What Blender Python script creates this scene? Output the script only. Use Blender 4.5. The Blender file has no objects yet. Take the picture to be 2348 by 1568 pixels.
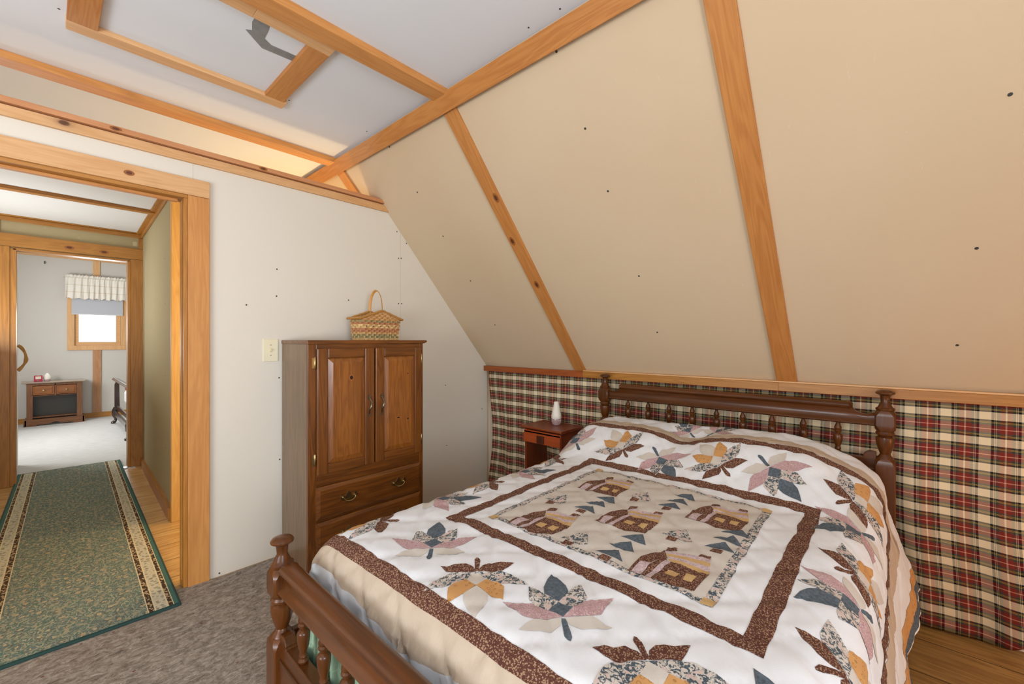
import bpy, bmesh, math, random
from mathutils import Vector, Matrix
import mathutils.noise as mn
C = bpy.context.scene.collection
random.seed(7)
PI = math.pi

# ------------------------------------------------------------------ camera, world, lights, exposure
cam_d = bpy.data.cameras.new('camera'); cam = bpy.data.objects.new('camera', cam_d); C.objects.link(cam)
cam.location = (0, 0, 1.27); cam.rotation_euler = (PI/2, 0, math.radians(-47.74))
cam_d.sensor_width = 36; cam_d.lens = 36*969.6/2348; cam_d.shift_y = -3/2348; cam_d.clip_start = .02
bpy.context.scene.camera = cam
sc = bpy.context.scene
sc.view_settings.view_transform = 'Standard'; sc.view_settings.look = 'None'
sc.view_settings.gamma = 1; sc.view_settings.use_curve_mapping = False
sc.view_settings.exposure = 0.14
w = bpy.data.worlds.new('world'); sc.world = w; w.use_nodes = True
bg = w.node_tree.nodes['Background']; bg.inputs[0].default_value = (.86, .93, 1, 1); bg.inputs[1].default_value = 3.2

def area(name, loc, rot, sx, sy, power, col, spread=180):
    d = bpy.data.lights.new(name, 'AREA'); d.shape = 'RECTANGLE'; d.size = sx; d.size_y = sy
    d.energy = power; d.color = col; d.spread = math.radians(spread)
    o = bpy.data.objects.new(name, d); C.objects.link(o); o.location = loc; o.rotation_euler = rot
    return o
def point(name, loc, power, col, r=.06):
    d = bpy.data.lights.new(name, 'POINT'); d.energy = power; d.color = col; d.shadow_soft_size = r
    o = bpy.data.objects.new(name, d); C.objects.link(o); o.location = loc
    return o
R90 = PI/2
area('daylight_gable_window', (-.45, -1.93, 1.35), (R90+.22, 0, .40), 1.5, 1.2, 68, (.84, .92, 1))
area('fill_ceiling_left', (-1.95, .7, 1.05), (R90+.58, 0, -R90+.35), 1.5, .9, 54, (.84, .92, 1))  # added fill aimed up at ceiling and slope, no dormer is built
area('daylight_far_window', (.57, 9.70, 1.47), (-R90, 0, 0), .5, .45, 18, (.93, .97, 1))
area('daylight_far_side_window', (-.9, 7.6, 1.5), (R90, 0, -R90), 1.2, 1.0, 64, (.93, .97, 1))
area('fill_hall_ceiling', (-.64, 5.0, 1.25), (R90+1.15, 0, -R90-.3), .9, .7, 30, (.90, .95, 1))  # added fill in front of the solid hall wall, tipped up to brighten the ceiling
point('stair_bulb', (1.55, 3.30, 1.45), 26, (1, .72, .36), .07)
point('fill_warm_high', (.2, -1.1, 2.25), 4, (1, .80, .55), .12)  # added warm fill behind the camera, no fixture
point('fill_warm_low', (1.95, -1.25, .55), 10, (1, .43, .12), .12)  # added orange fill to warm the lower right slope, no lamp stands here

# ------------------------------------------------------------------ node helpers
def lin(h):
    h = h.lstrip('#'); o = []
    for i in (0, 2, 4):
        c = int(h[i:i+2], 16)/255; o.append(c/12.92 if c <= .04045 else ((c+.055)/1.055)**2.4)
    return (*o, 1)
class NT:
    def __init__(s, name, rough=.6, spec=.5):
        s.m = bpy.data.materials.new(name); s.m.use_nodes = True; s.t = s.m.node_tree
        s.b = s.t.nodes['Principled BSDF']; s.b.inputs['Roughness'].default_value = rough
        s.b.inputs['Specular IOR Level'].default_value = spec
    def n(s, typ, **kw):
        nd = s.t.nodes.new(typ)
        for k, v in kw.items():
            if k.startswith('i_'):
                k = k[2:]; k = int(k) if k.isdigit() else k.replace('_', ' ')
                s.put(nd.inputs[k], v)
            else: setattr(nd, k, v)
        return nd
    def put(s, sock, v):
        if isinstance(v, bpy.types.NodeSocket): s.t.links.new(v, sock)
        else: sock.default_value = v
    def math(s, op, a, b=None, c=None, clamp=False):
        nd = s.t.nodes.new('ShaderNodeMath'); nd.operation = op; nd.use_clamp = clamp
        s.put(nd.inputs[0], a)
        if b is not None: s.put(nd.inputs[1], b)
        if c is not None: s.put(nd.inputs[2], c)
        return nd.outputs[0]
    def mix(s, f, a, b, mode='MIX'):
        nd = s.t.nodes.new('ShaderNodeMix'); nd.data_type = 'RGBA'; nd.blend_type = mode
        s.put(nd.inputs[0], f); s.put(nd.inputs[6], a); s.put(nd.inputs[7], b); return nd.outputs[2]
    def ramp(s, f, stops, interp='LINEAR'):
        nd = s.t.nodes.new('ShaderNodeValToRGB'); cr = nd.color_ramp; cr.interpolation = interp
        while len(cr.elements) < len(stops): cr.elements.new(.5)
        for e, (p, c) in zip(cr.elements, sorted(stops, key=lambda q: q[0])):
            e.position = p; e.color = lin(c) if isinstance(c, str) else ((c, c, c, 1) if isinstance(c, (int, float)) else c)
        s.put(nd.inputs[0], f); return nd.outputs[0]
    def coord(s, kind='Object', rand=True, scale=(1, 1, 1)):
        tc = s.t.nodes.new('ShaderNodeTexCoord'); v = tc.outputs[kind]
        if rand:
            oi = s.t.nodes.new('ShaderNodeObjectInfo')
            r = s.math('MULTIPLY', oi.outputs['Random'], 37.0)
            va = s.t.nodes.new('ShaderNodeVectorMath'); va.operation = 'ADD'
            s.put(va.inputs[0], v); s.put(va.inputs[1], r); v = va.outputs[0]
        mp = s.t.nodes.new('ShaderNodeMapping'); mp.inputs['Scale'].default_value = scale
        s.put(mp.inputs[0], v); return mp.outputs[0]
    def noise(s, v, sc, det=3, rough=.55, dist=0):
        nd = s.n('ShaderNodeTexNoise'); s.put(nd.inputs['Vector'], v)
        nd.inputs['Scale'].default_value = sc; nd.inputs['Detail'].default_value = det
        nd.inputs['Roughness'].default_value = rough; nd.inputs['Distortion'].default_value = dist
        return nd.outputs['Fac']
    def vor(s, v, sc, feat='F1', out='Distance', rnd=1):
        nd = s.n('ShaderNodeTexVoronoi'); nd.feature = feat; s.put(nd.inputs['Vector'], v)
        nd.inputs['Scale'].default_value = sc; nd.inputs['Randomness'].default_value = rnd
        return nd.outputs[out]
    def bump(s, h, st=.3, dist=.002):
        nd = s.n('ShaderNodeBump'); nd.inputs['Strength'].default_value = st; nd.inputs['Distance'].default_value = dist
        s.put(nd.inputs['Height'], h); s.t.links.new(nd.outputs[0], s.b.inputs['Normal'])
    def col(s, c): s.put(s.b.inputs['Base Color'], lin(c) if isinstance(c, str) else c); return s
def plain(name, c, rough=.6, metal=0, spec=.5):
    k = NT(name, rough, spec); k.col(c); k.b.inputs['Metallic'].default_value = metal; return k.m
_w = {}
def wood(name, light, dark, ax='X', rough=.45, knot=True, ring=1.0, kn='#5a3018', spec=.5, coat=0):
    key = (name, ax)
    if key in _w: return _w[key]
    k = NT(name+'_'+ax.lower(), rough, spec)
    L, A = 1.0, 11.0
    sc_ = {'X': (L, A, A), 'Y': (A, L, A), 'Z': (A, A, L)}[ax]
    v = k.coord('Object', True, sc_)
    n1 = k.noise(v, 1.3, 3, .5, .6)
    w1 = k.math('SINE', k.math('MULTIPLY', n1, 46.0*ring))
    w1 = k.math('MULTIPLY_ADD', w1, .5, .5)
    fine = k.noise(k.coord('Object', True, tuple(q*6 if q > 1 else q*2 for q in sc_)), 2.2, 3, .6)
    big = k.noise(v, .45, 2)
    f = k.math('ADD', k.math('MULTIPLY', w1, .20), k.math('ADD', k.math('MULTIPLY', fine, .50), k.math('MULTIPLY', big, .45)))
    c = k.ramp(f, [(.22, light), (.86, dark)])
    if knot:
        vk0 = k.coord('Object', True, (1, 1, 1)); sx = k.n('ShaderNodeSeparateXYZ', i_0=vk0)
        al = sx.outputs['XYZ'.index(ax)]; ot = [sx.outputs[i] for i in range(3) if 'XYZ'[i] != ax]
        vk = k.n('ShaderNodeCombineXYZ', i_0=al, i_1=k.math('MULTIPLY', k.math('ADD', ot[0], ot[1]), 1.6), i_2=0.0).outputs[0]
        d = k.vor(vk, 2.1)
        dn = k.math('ADD', d, k.math('MULTIPLY', k.math('SUBTRACT', k.noise(vk, 9, 2), .5), .05))
        msk = k.ramp(dn, [(.0, 1.0), (.030, .95), (.045, .35), (.08, .10), (.15, 0.0)])
        c = k.mix(msk, c, lin(kn))
    k.put(k.b.inputs['Base Color'], c)
    if coat: k.b.inputs['Coat Weight'].default_value = coat; k.b.inputs['Coat Roughness'].default_value = .18
    k.bump(f, .15, .001)
    _w[key] = k.m; return k.m
def pine(ax='X'): return wood('pine', '#d99a56', '#b97a3c', ax, .5)
def pinel(ax='X'): return wood('pale_pine', '#e2b585', '#cb975f', ax, .5)
def pined(ax='X'): return wood('aged_pine', '#c4883c', '#97611f', ax, .42)
def pinerafter(ax='X'): return wood('rafter_pine', '#cf8f4c', '#ad6c30', ax, .5)
def armw(ax='X'): return wood('stained_pine', '#8c521a', '#48240a', ax, .36, True, 1.0, '#1d0c05', .5, .35)
def bedw(ax='Y'): return wood('bed_maple', '#6a3912', '#3c1f08', ax, .32, False, .5, spec=.35, coat=.22)
def nsw(ax='X'): return wood('mahogany', '#8f4421', '#642710', ax, .35, False, .5, coat=.2)

# ------------------------------------------------------------------ object helpers
def tag(o, label=None, cat=None, group=None, kind=None):
    if label: o['label'] = label
    if cat: o['category'] = cat
    if group: o['group'] = group
    if kind: o['kind'] = kind
    return o
def empty(name, loc, label, cat, rz=0, group=None):
    o = bpy.data.objects.new(name, None); C.objects.link(o); o.location = loc; o.rotation_euler = (0, 0, rz)
    o.empty_display_size = .1
    return tag(o, label, cat, group)
class MB:
    """collects shapes in world coordinates; build() links them as one mesh object"""
    def __init__(s): s.v = []; s.f = []; s.mi = []; s.uv = {}
    def add(s, vs, fs, m=0):
        b = len(s.v); s.v += [tuple(p) for p in vs]; s.f += [tuple(b+i for i in q) for q in fs]; s.mi += [m]*len(fs); return s
    def box(s, x0, x1, y0, y1, z0, z1, m=0):
        x0, x1 = sorted((x0, x1)); y0, y1 = sorted((y0, y1)); z0, z1 = sorted((z0, z1))
        vs = [(x, y, z) for x in (x0, x1) for y in (y0, y1) for z in (z0, z1)]
        return s.add(vs, [(0, 1, 3, 2), (4, 6, 7, 5), (0, 4, 5, 1), (2, 3, 7, 6), (0, 2, 6, 4), (1, 5, 7, 3)], m)
    def prism(s, pts, axis, a, b, m=0):
        """pts 2-D outline extruded along axis from a to b"""
        def mk(p, q): return {'X': (q, p[0], p[1]), 'Y': (p[0], q, p[1]), 'Z': (p[0], p[1], q)}[axis]
        n = len(pts); vs = [mk(p, a) for p in pts]+[mk(p, b) for p in pts]
        fs = [tuple(range(n))[::-1], tuple(range(n, 2*n))]+[(i, (i+1) % n, n+(i+1) % n, n+i) for i in range(n)]
        return s.add(vs, fs, m)
    def lathe(s, prof, cx, cy, seg=28, m=0, axis='Z', c0=0):
        """prof = [(r, h)] from bottom to top"""
        vs = []; fs = []
        for r, h in prof:
            for i in range(seg):
                a = 2*PI*i/seg; u, v = r*math.cos(a), r*math.sin(a)
                vs.append({'Z': (cx+u, cy+v, h), 'Y': (cx+u, h, cy+v), 'X': (h, cx+u, cy+v)}[axis])
        n = len(prof)
        for j in range(n-1):
            for i in range(seg): fs.append((j*seg+i, j*seg+(i+1) % seg, (j+1)*seg+(i+1) % seg, (j+1)*seg+i))
        fs.append(tuple(range(seg))[::-1]); fs.append(tuple(range((n-1)*seg, n*seg)))
        return s.add(vs, fs, m)
    def tube(s, pts, r, seg=10, m=0, flat=1.0):
        pts = [Vector(p) for p in pts]; n = len(pts); vs = []; fs = []; up = None
        for i, p in enumerate(pts):
            d = (pts[min(n-1, i+1)]-pts[max(0, i-1)]).normalized()
            if up is None: up = d.orthogonal().normalized()
            up = (up-d*up.dot(d)).normalized(); sd = d.cross(up)
            rr = r[i] if isinstance(r, (list, tuple)) else r
            for k in range(seg):
                a = 2*PI*k/seg; vs.append(p+up*math.cos(a)*rr+sd*math.sin(a)*rr*flat)
        for i in range(n-1):
            for k in range(seg): fs.append((i*seg+k, i*seg+(k+1) % seg, (i+1)*seg+(k+1) % seg, (i+1)*seg+k))
        fs.append(tuple(range(seg))[::-1]); fs.append(tuple(range((n-1)*seg, n*seg)))
        return s.add(vs, fs, m)
    def build(s, name, mats, parent=None, smooth=False, bevel=0, label=None):
        if not isinstance(mats, (list, tuple)): mats = [mats]
        off = Vector(parent_world(parent)) if parent else Vector((0, 0, 0))
        me = bpy.data.meshes.new(name); me.from_pydata([Vector(p)-off for p in s.v], [], s.f)
        for m in mats: me.materials.append(m)
        for p, i in zip(me.polygons, s.mi): p.material_index = i
        bm = bmesh.new(); bm.from_mesh(me); bmesh.ops.recalc_face_normals(bm, faces=bm.faces); bm.to_mesh(me); bm.free()
        o = bpy.data.objects.new(name, me); C.objects.link(o)
        if parent: o.parent = parent
        if smooth:
            for p in me.polygons: p.use_smooth = True
            me.set_sharp_from_angle(angle=math.radians(smooth if smooth > 1 else 40))
        if bevel:
            b = o.modifiers.new('bevel', 'BEVEL'); b.width = bevel; b.segments = 2; b.limit_method = 'ANGLE'; b.angle_limit = math.radians(40)
        if label: o['label'] = label
        return o
def parent_world(p):
    v = Vector((0, 0, 0))
    while p: v += p.location; p = p.parent
    return v
def struct(o): o['kind'] = 'structure'; return o
_tn = [0]
def trim(mb, mat, bevel=.002):
    _tn[0] += 1; return struct(mb.build('trim_%d' % _tn[0], [mat]+(M_kn if max(mb.mi) else []), None, False, bevel))
M_kn = [wood('knot_ring', '#a9682f', '#8a4f20', 'X', .5, False), plain('knot_heart', '#5e321a', .5)]
def knot(mb, c, u, v, n, a, b, m=1):
    c, u, v, n = Vector(c), Vector(u), Vector(v), Vector(n)
    for k_, off, mi in ((1.0, .0004, m), (.55, .0009, m+1)):
        mb.add([c+u*a*k_*math.cos(t*PI/8)+v*b*k_*math.sin(t*PI/8)+n*off for t in range(16)], [tuple(range(16))], mi)
def board(p0, p1, wdir, width, thick, ndir, mat, kn=()):
    """a straight board from p0 to p1 (centre line of its back face); local X is the grain"""
    p0, p1 = Vector(p0), Vector(p1); x = (p1-p0); L = x.length; x.normalize()
    n = Vector(ndir).normalized(); y = n.cross(x).normalized(); n = x.cross(y)
    mb = MB().box(0, L, -width/2, width/2, 0, thick)
    for q in kn: knot(mb, (q[0], q[1], thick), (1, 0, 0), (0, 1, 0), (0, 0, 1), q[2], q[3])
    _tn[0] += 1; o = mb.build('trim_%d' % _tn[0], [mat]+M_kn, None, False, .002); struct(o)
    o.matrix_world = Matrix((( x.x, y.x, n.x, p0.x), (x.y, y.y, n.y, p0.y), (x.z, y.z, n.z, p0.z), (0, 0, 0, 1)))
    return o

# ------------------------------------------------------------------ setting
def drywall(name, c1, c2):
    k = NT(name, .85, .3)
    v = k.coord('Object', False); n = k.noise(v, 1.1, 3, .5)
    f = k.noise(v, 90, 2)
    c = k.mix(n, lin(c1), lin(c2)); 
    sm = k.ramp(k.noise(k.coord('Object', False, (3, 14, 3)), 4, 4, .7), [(.68, 0.0), (.72, 1.0)])
    c = k.mix(k.math('MULTIPLY', sm, .10), c, lin('#fbf8f0'))
    k.put(k.b.inputs['Base Color'], c); k.bump(f, .08, .0006); return k.m
M_wall = drywall('unpainted_drywall', '#e3dccf', '#ddd6c8')
M_slope = drywall('slope_drywall', '#d6c3a6', '#ccb392')
M_ceil = drywall('ceiling_drywall', '#e3e6ea', '#dce0e6')
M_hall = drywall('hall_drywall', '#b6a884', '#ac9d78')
M_hallc = drywall('hall_ceiling_drywall', '#e6e4e0', '#dddcd9')
M_far = drywall('far_drywall', '#cfcac2', '#c9c3ba')
M_dark = plain('screw_head_grey', '#3b3a37', .6)
M_seam = plain('joint_line', '#b9b0a0', .9)  # slightly darker strips along the drywall joints

KX, KZ = 2.64, 1.041                        # knee-wall line, foot of the slope
SLP = (2.189-1.041)/(2.64-1.644)            # rise of the slope per metre
CZ = 2.53; CX = KX-(CZ-KZ)/SLP
sn = Vector((-SLP, 0, -1)).normalized()     # inward normal of the right slope
def planks(name, ax, light, dark, width, rough=.4, seam='#3a2413'):
    k = NT(name, rough, .5)
    v = k.coord('Object', False)
    sp = k.n('ShaderNodeSeparateXYZ', i_0=v)
    across = sp.outputs[0 if ax == 'Y' else 1]; along = sp.outputs[1 if ax == 'Y' else 0]
    q = k.math('DIVIDE', across, width); fl = k.math('FLOOR', q); fr = k.math('FRACT', q)
    cb = k.n('ShaderNodeCombineXYZ', i_0=k.math('MULTIPLY', along, 1.2), i_1=k.math('MULTIPLY', across, 12), i_2=k.math('MULTIPLY', fl, 7.3)).outputs[0]
    n1 = k.noise(cb, 1.2, 3, .5, .5); w1 = k.math('MULTIPLY_ADD', k.math('SINE', k.math('MULTIPLY', n1, 40)), .5, .5)
    f = k.math('ADD', k.math('MULTIPLY', w1, .4), k.math('MULTIPLY', k.noise(cb, 4, 3), .5))
    c = k.ramp(f, [(.15, light), (.85, dark)])
    kb = k.n('ShaderNodeCombineXYZ', i_0=along, i_1=k.math('MULTIPLY', across, 1.8), i_2=k.math('MULTIPLY', fl, 3.7)).outputs[0]
    msk = k.ramp(k.vor(kb, 1.7), [(0, .9), (.05, .75), (.09, .1), (.14, 0.0)])
    c = k.mix(msk, c, lin('#4a2a14'))
    sm = k.math('LESS_THAN', k.math('MINIMUM', fr, k.math('SUBTRACT', 1.0, fr)), .009)
    c = k.mix(sm, c, lin(seam)); k.put(k.b.inputs['Base Color'], c)
    k.bump(k.math('SUBTRACT', f, sm), .25, .002); return k.m
# floors
struct(MB().box(-2.7, 2.75, -2.05, 2.76, -.05, 0).build('floor', planks('old_plank_floor', 'Y', '#b38d52', '#856032', .25)))
struct(MB().box(-.75, 2.75, 2.76, 5.74, -.05, -.001).build('floor', planks('hall_pine_floor', 'X', '#e0b878', '#b98848', .24, .22)))
kf = NT('pale_grey_carpet', .9, .2)
vf = kf.coord('Object', False, (1, 6, 1)); kf.put(kf.b.inputs['Base Color'], kf.ramp(kf.noise(vf, 9, 5, .75), [(.3, '#b5b2ad'), (.7, '#d4d2ce')]))
kf.bump(kf.noise(kf.coord('Object', False), 160, 2), .4, .002)
struct(MB().box(-1.05, 3.1, 5.74, 9.9, -.05, .004).build('floor', kf.m))
# the partition with the first doorway
mb = MB().prism([(.487, 0), (2.64, 0), (2.64, KZ), (1.595, 2.245), (-1.595, 2.245), (-2.64, KZ), (-2.64, 0), (-.47, 0), (-.47, 2.018), (.487, 2.018)], 'Y', 2.70, 2.79)
dots = [(0.754, 1.471), (0.91, 1.532), (1.352, 1.54), (1.735, 1.542), (1.761, 1.543), (0.924, 1.051), (0.927, 0.568), (2.312, 1.426), (2.169, 0.91), (2.572, 1.239), (2.577, 0.671), (2.182, 0.421), (1.721, 2.067), (1.802, 1.994), (1.735, 1.874), (1.757, 1.877), (0.626, 0.017), (0.912, 1.691)]
for x, z in dots: mb.lathe([(.0045, 2.6988), (.0045, 2.7005)], x, z, 8, 1, 'Y')
mb.box(1.7492, 1.7506, 2.6994, 2.7005, .3, 2.14, 2); mb.box(.5102, .5114, 2.6994, 2.7005, 2.103, 2.19, 2)
struct(mb.build('wall_door_side', [M_wall, M_dark, M_seam]))
# ceiling
mb = MB().box(-1.45, 1.45, -2.05, 3.78, CZ, CZ+.03)
for x, y in [(0.031, 2.353), (1.304, 1.095), (1.311, 0.945), (0.855, 2.356), (1.296, 2.359)]: mb.lathe([(.004, CZ-.001), (.004, CZ+.001)], x, y, 8, 1)
struct(mb.build('ceiling', [M_ceil, M_dark]))
# slopes
def slope_pt(x): return KZ+(KX-x)*SLP
mb = MB().prism([(KX+.08, slope_pt(KX+.08)), (CX-.02, slope_pt(CX-.02)), (CX+.02, slope_pt(CX-.02)+.02), (KX+.12, slope_pt(KX+.08))], 'Y', -2.05, 3.80)
ex = Vector((-1, 0, SLP)).normalized()
for x, y in [(1.412, 2.297), (1.61, 2.289), (1.822, 2.292), (2.065, 2.282), (2.335, 2.3), (1.41, 1.034), (1.619, 1.029), (1.817, 1.027), (2.14, 1.023), (2.399, 1.033), (1.836, -.239), (2.164, -.206), (2.457, -.181)]:
    c = Vector((x, y, slope_pt(x)))+sn*.0008
    r = .0055
    vs = [c+ex*r*math.cos(a)+Vector((0, 1, 0))*r*math.sin(a) for a in [i*PI/5 for i in range(10)]]
    mb.add(vs+[v-sn*.002 for v in vs], [tuple(range(10)), tuple(range(10, 20))]+[(i, (i+1) % 10, 10+(i+1) % 10, 10+i) for i in range(10)], 1)
struct(mb.build('wall_right_slope', [M_slope, M_dark]))
struct(MB().prism([(-KX-.08, slope_pt(KX+.08)), (-CX+.02, slope_pt(CX-.02)), (-CX-.02, slope_pt(CX-.02)+.02), (-KX-.12, slope_pt(KX+.08))], 'Y', -2.05, 3.80).build('wall_left_slope', M_slope))
struct(MB().box(2.68, 2.72, -2.05, 3.8, 0, 1.02).build('wall_right', M_wall))
# left knee wall left of the camera, without any opening
struct(MB().box(-2.72, -2.66, -2.05, 2.7, 0, 1.03).build('wall_left', M_wall))
# gable wall behind the camera with its window
gx0, gx1, gz0, gz1 = -1.2, .5, .8, 2.1
mb = MB().prism([(gx1, 0), (2.68, 0), (2.68, 1.0), (1.33, 2.56), (gx1, 2.56)], 'Y', -2.05, -1.99)
mb.prism([(gx0, 0), (-2.68, 0), (-2.68, 1.0), (-1.33, 2.56), (gx0, 2.56)], 'Y', -2.05, -1.99)
mb.box(gx0, gx1, -2.05, -1.99, 0, gz0).box(gx0, gx1, -2.05, -1.99, gz1, 2.56)
struct(mb.build('wall_gable', M_wall))
mb = MB()
for a in (gx0, (gx0+gx1)/2-.03, gx1-.06): mb.box(a, a+.06, -2.04, -1.98, gz0, gz1)
mb.box(gx0, gx1, -2.04, -1.98, gz0, gz0+.06).box(gx0, gx1, -2.04, -1.98, gz1-.06, gz1)
struct(mb.build('window_2', pine('X')))
# ceiling joists and rafters
board((-1.3, 1.705, CZ), (1.352, 1.705, CZ), None, .092, .035, (0, 0, -1), pine())
board((-1.3, 2.905, CZ), (1.352, 2.905, CZ), None, .092, .035, (0, 0, -1), pine())
for y, m in ((1.705, pinerafter()), (2.905, pine()), (.425, pinerafter()), (-.86, pinerafter())):
    kn = []
    if y == 1.705: kn = [((KX-x_)*math.hypot(1, SLP), (1 if i_ else 1)*d_, .030, .018) for i_, (x_, d_) in enumerate(((1.729, -.02), (1.91, .018), (2.122, 0.0)))]
    board((KX, y, slope_pt(KX)), (CX+.03, y, slope_pt(CX+.03)), None, .092, .014, sn, m, kn)
# corner beam running along the room where ceiling meets slope
p = Vector((CX+.03, 0, slope_pt(CX+.03)))+sn*.014
board((p.x, -2.0, p.z), (p.x, 3.78, p.z), None, .085, .022, sn, pinerafter())
board((-CX-.03, -2.0, p.z), (-CX-.03, 3.78, p.z), None, .085, .022, Vector((-sn.x, 0, sn.z)), pinerafter())
# hatch frame on the ceiling
board((.05, 2.405, CZ), (.845, 2.395, CZ), None, .072, .022, (0, 0, -1), pinel())
board((.53, 1.79, CZ), (.83, 1.795, CZ), None, .072, .022, (0, 0, -1), pinel())
board((.0, 1.788, CZ), (.53, 1.79, CZ), None, .072, .022, (0, 0, -1), pinel())
board((.785, 1.83, CZ), (.785, 2.36, CZ), None, .088, .022, (0, 0, -1), pinerafter())
board((.095, 1.83, CZ), (.095, 2.37, CZ), None, .088, .022, (0, 0, -1), pinerafter())
# trim along the top of the partition
trim(MB().box(-1.66, 1.655, 2.682, 2.70, 2.187, 2.232), pinel())
t_ = MB().box(-1.62, 1.625, 2.668, 2.80, 2.237, 2.262)
for kx in (.215, .83): knot(t_, (kx, 2.668, 2.249), (1, 0, 0), (0, 0, 1), (0, -1, 0), .022, .010)
trim(t_, wood('reddish_pine', '#d49a6c', '#b87848', 'X', .5, False))
# rail above the curtain
trim(MB().box(2.598, 2.63, 1.67, 2.70, 1.005, 1.05), wood('cherry_rail', '#b0602c', '#8a4218', 'Y', .4, False))
trim(MB().box(2.598, 2.63, .462, 1.67, 1.005, 1.05), pined('Y')); trim(MB().box(2.598, 2.63, -2.0, .462, 1.005, 1.05), pined('Y'))
trim(MB().prism([(2.594, 1.05), (2.655, 1.05), (2.655, 1.058), (2.594, 1.058)], 'Y', -2.0, 1.67), pinel('Y'))
# casing and jambs of the first doorway
trim(MB().box(.487, .579, 2.68, 2.70, 0, 2.016), pine('Z'))
t_ = MB().box(-.562, .579, 2.68, 2.70, 2.018, 2.104)
knot(t_, (.262, 2.68, 2.062), (1, 0, 0), (0, 0, 1), (0, -1, 0), .020, .013)
trim(t_, pinel('X'))
trim(MB().box(-.562, -.47, 2.68, 2.70, 0, 2.016), pine('Z'))
trim(MB().box(.470, .487, 2.69, 2.785, .0, 2.0), pined('Z')); trim(MB().box(-.47, -.452, 2.69, 2.80, 0, 2.0), pined('Z'))
trim(MB().box(-.47, .487, 2.69, 2.80, 2.0, 2.018), pined('X'))
trim(MB().box(.465, .470, 2.72, 2.745, .04, 1.99), pined('Z'))
trim(MB().box(-.44, .454, 2.735, 2.76, 1.986, 2.0), pine('X'))
# hall: right wall stands a little skew, ends in a bright post; ceiling, far partition
def hx(y): return .600+(y-3.76)*(.660-.600)/(5.70-3.76)
mb = MB().prism([(hx(3.79), 3.79), (hx(5.7), 5.70), (hx(5.7)+.09, 5.70), (hx(3.79)+.09, 3.79)], 'Z', 0, 2.36)
for y, z in ((4.15, 1.55), (4.15, 1.0), (4.14, .45), (4.6, 1.62), (4.16, 1.9)): mb.lathe([(.003, hx(y)-.001), (.003, hx(y)+.001)], y, z, 8, 1, 'X')
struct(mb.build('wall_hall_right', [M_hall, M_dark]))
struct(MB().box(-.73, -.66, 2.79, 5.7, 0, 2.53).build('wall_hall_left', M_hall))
trim(MB().box(-.66, -.645, 4.32, 4.38, .80, 1.72).box(-.66, -.645, 5.42, 5.48, .80, 1.72).box(-.66, -.645, 4.38, 5.42, .80, .86).box(-.66, -.645, 4.38, 5.42, 1.66, 1.72), pined('Z'))  # frame added round the hall fill light, the wall behind is closed
trim(MB().box(.586, .634, 3.745, 3.79, 0, 2.37), wood('honey_pine', '#e9bd6e', '#cf9646', 'Z', .45, False))
struct(MB().prism([(.634, 0), (2.68, 0), (2.68, 1.0), (1.35, 2.53), (-1.35, 2.53), (-2.2, 1.5), (-1.0, 1.5), (-.73, 2.36), (.634, 2.36)], 'Y', 3.79, 3.85).build('wall_stair_side', M_wall))
struct(MB().box(-.73, .75, 3.85, 5.7, 2.36, 2.39).build('ceiling', M_hallc))
trim(MB().box(-.66, .615, 4.60, 4.665, 2.335, 2.36), pined('X'))
board((.585, 3.86, 2.36), (.635, 5.69, 2.36), None, .05, .012, (0, 0, -1), pined())
board((.601, 3.80, 2.335), (.656, 5.69, 2.335), None, .045, .014, (-1, 0, 0), pined())
board((-.655, 3.86, 2.36), (-.655, 5.69, 2.36), None, .05, .012, (0, 0, -1), pined())
# far partition: opening x -.19 .. .547
mb = MB().prism([(.56, 0), (3.1, 0), (3.1, 2.75), (-1.05, 2.75), (-1.05, 0), (-.19, 0), (-.19, 2.07), (.56, 2.07)], 'Y', 5.70, 5.78)
mb.box(.585, .617, 5.6985, 5.7005, 2.225, 2.27, 1)
struct(mb.build('wall_hall_end', [M_hall, plain('plaster_patch', '#cbbd96', .9)]))
trim(MB().box(-.66, .655, 5.685, 5.70, 2.31, 2.348), pined('X')); trim(MB().box(-.66, .64, 5.665, 5.70, 2.35, 2.36), pined('X'))
t_ = MB().box(-.66, .66, 5.68, 5.70, 2.09, 2.198)
for kx, kz in ((.142, 2.135), (.375, 2.128)): knot(t_, (kx, 5.68, kz), (1, 0, 0), (0, 0, 1), (0, -1, 0), .034, .018)
trim(t_, pined('X'))
trim(MB().box(.565, .66, 5.68, 5.70, 0, 2.088), pined('Z')); trim(MB().box(-.31, -.215, 5.68, 5.70, 0, 2.088), pined('Z'))
trim(MB().box(.627, .66, 5.682, 5.70, 2.20, 2.308), pined('Z')); trim(MB().box(-.30, -.27, 5.682, 5.70, 2.20, 2.308), pined('Z'))
trim(MB().box(.545, .565, 5.69, 5.80, 0, 2.075), pined('Z')); trim(MB().box(-.215, -.178, 5.69, 5.80, 0, 2.075), pined('Z'))
trim(MB().box(-.2, .56, 5.69, 5.80, 2.062, 2.082), pined('X'))
o = MB().prism([(.575, 3.80), (hx(3.80), 3.80), (hx(5.68), 5.68), (hx(5.68)-.02, 5.68)], 'Z', 0, .085).build('baseboard_hall', pined('Y')); struct(o)
struct(MB().box(.36, .60, 5.655, 5.735, 0, .008).build('trim_threshold', plain('threshold_aluminium', '#c8c8c6', .25, 1)))
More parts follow.
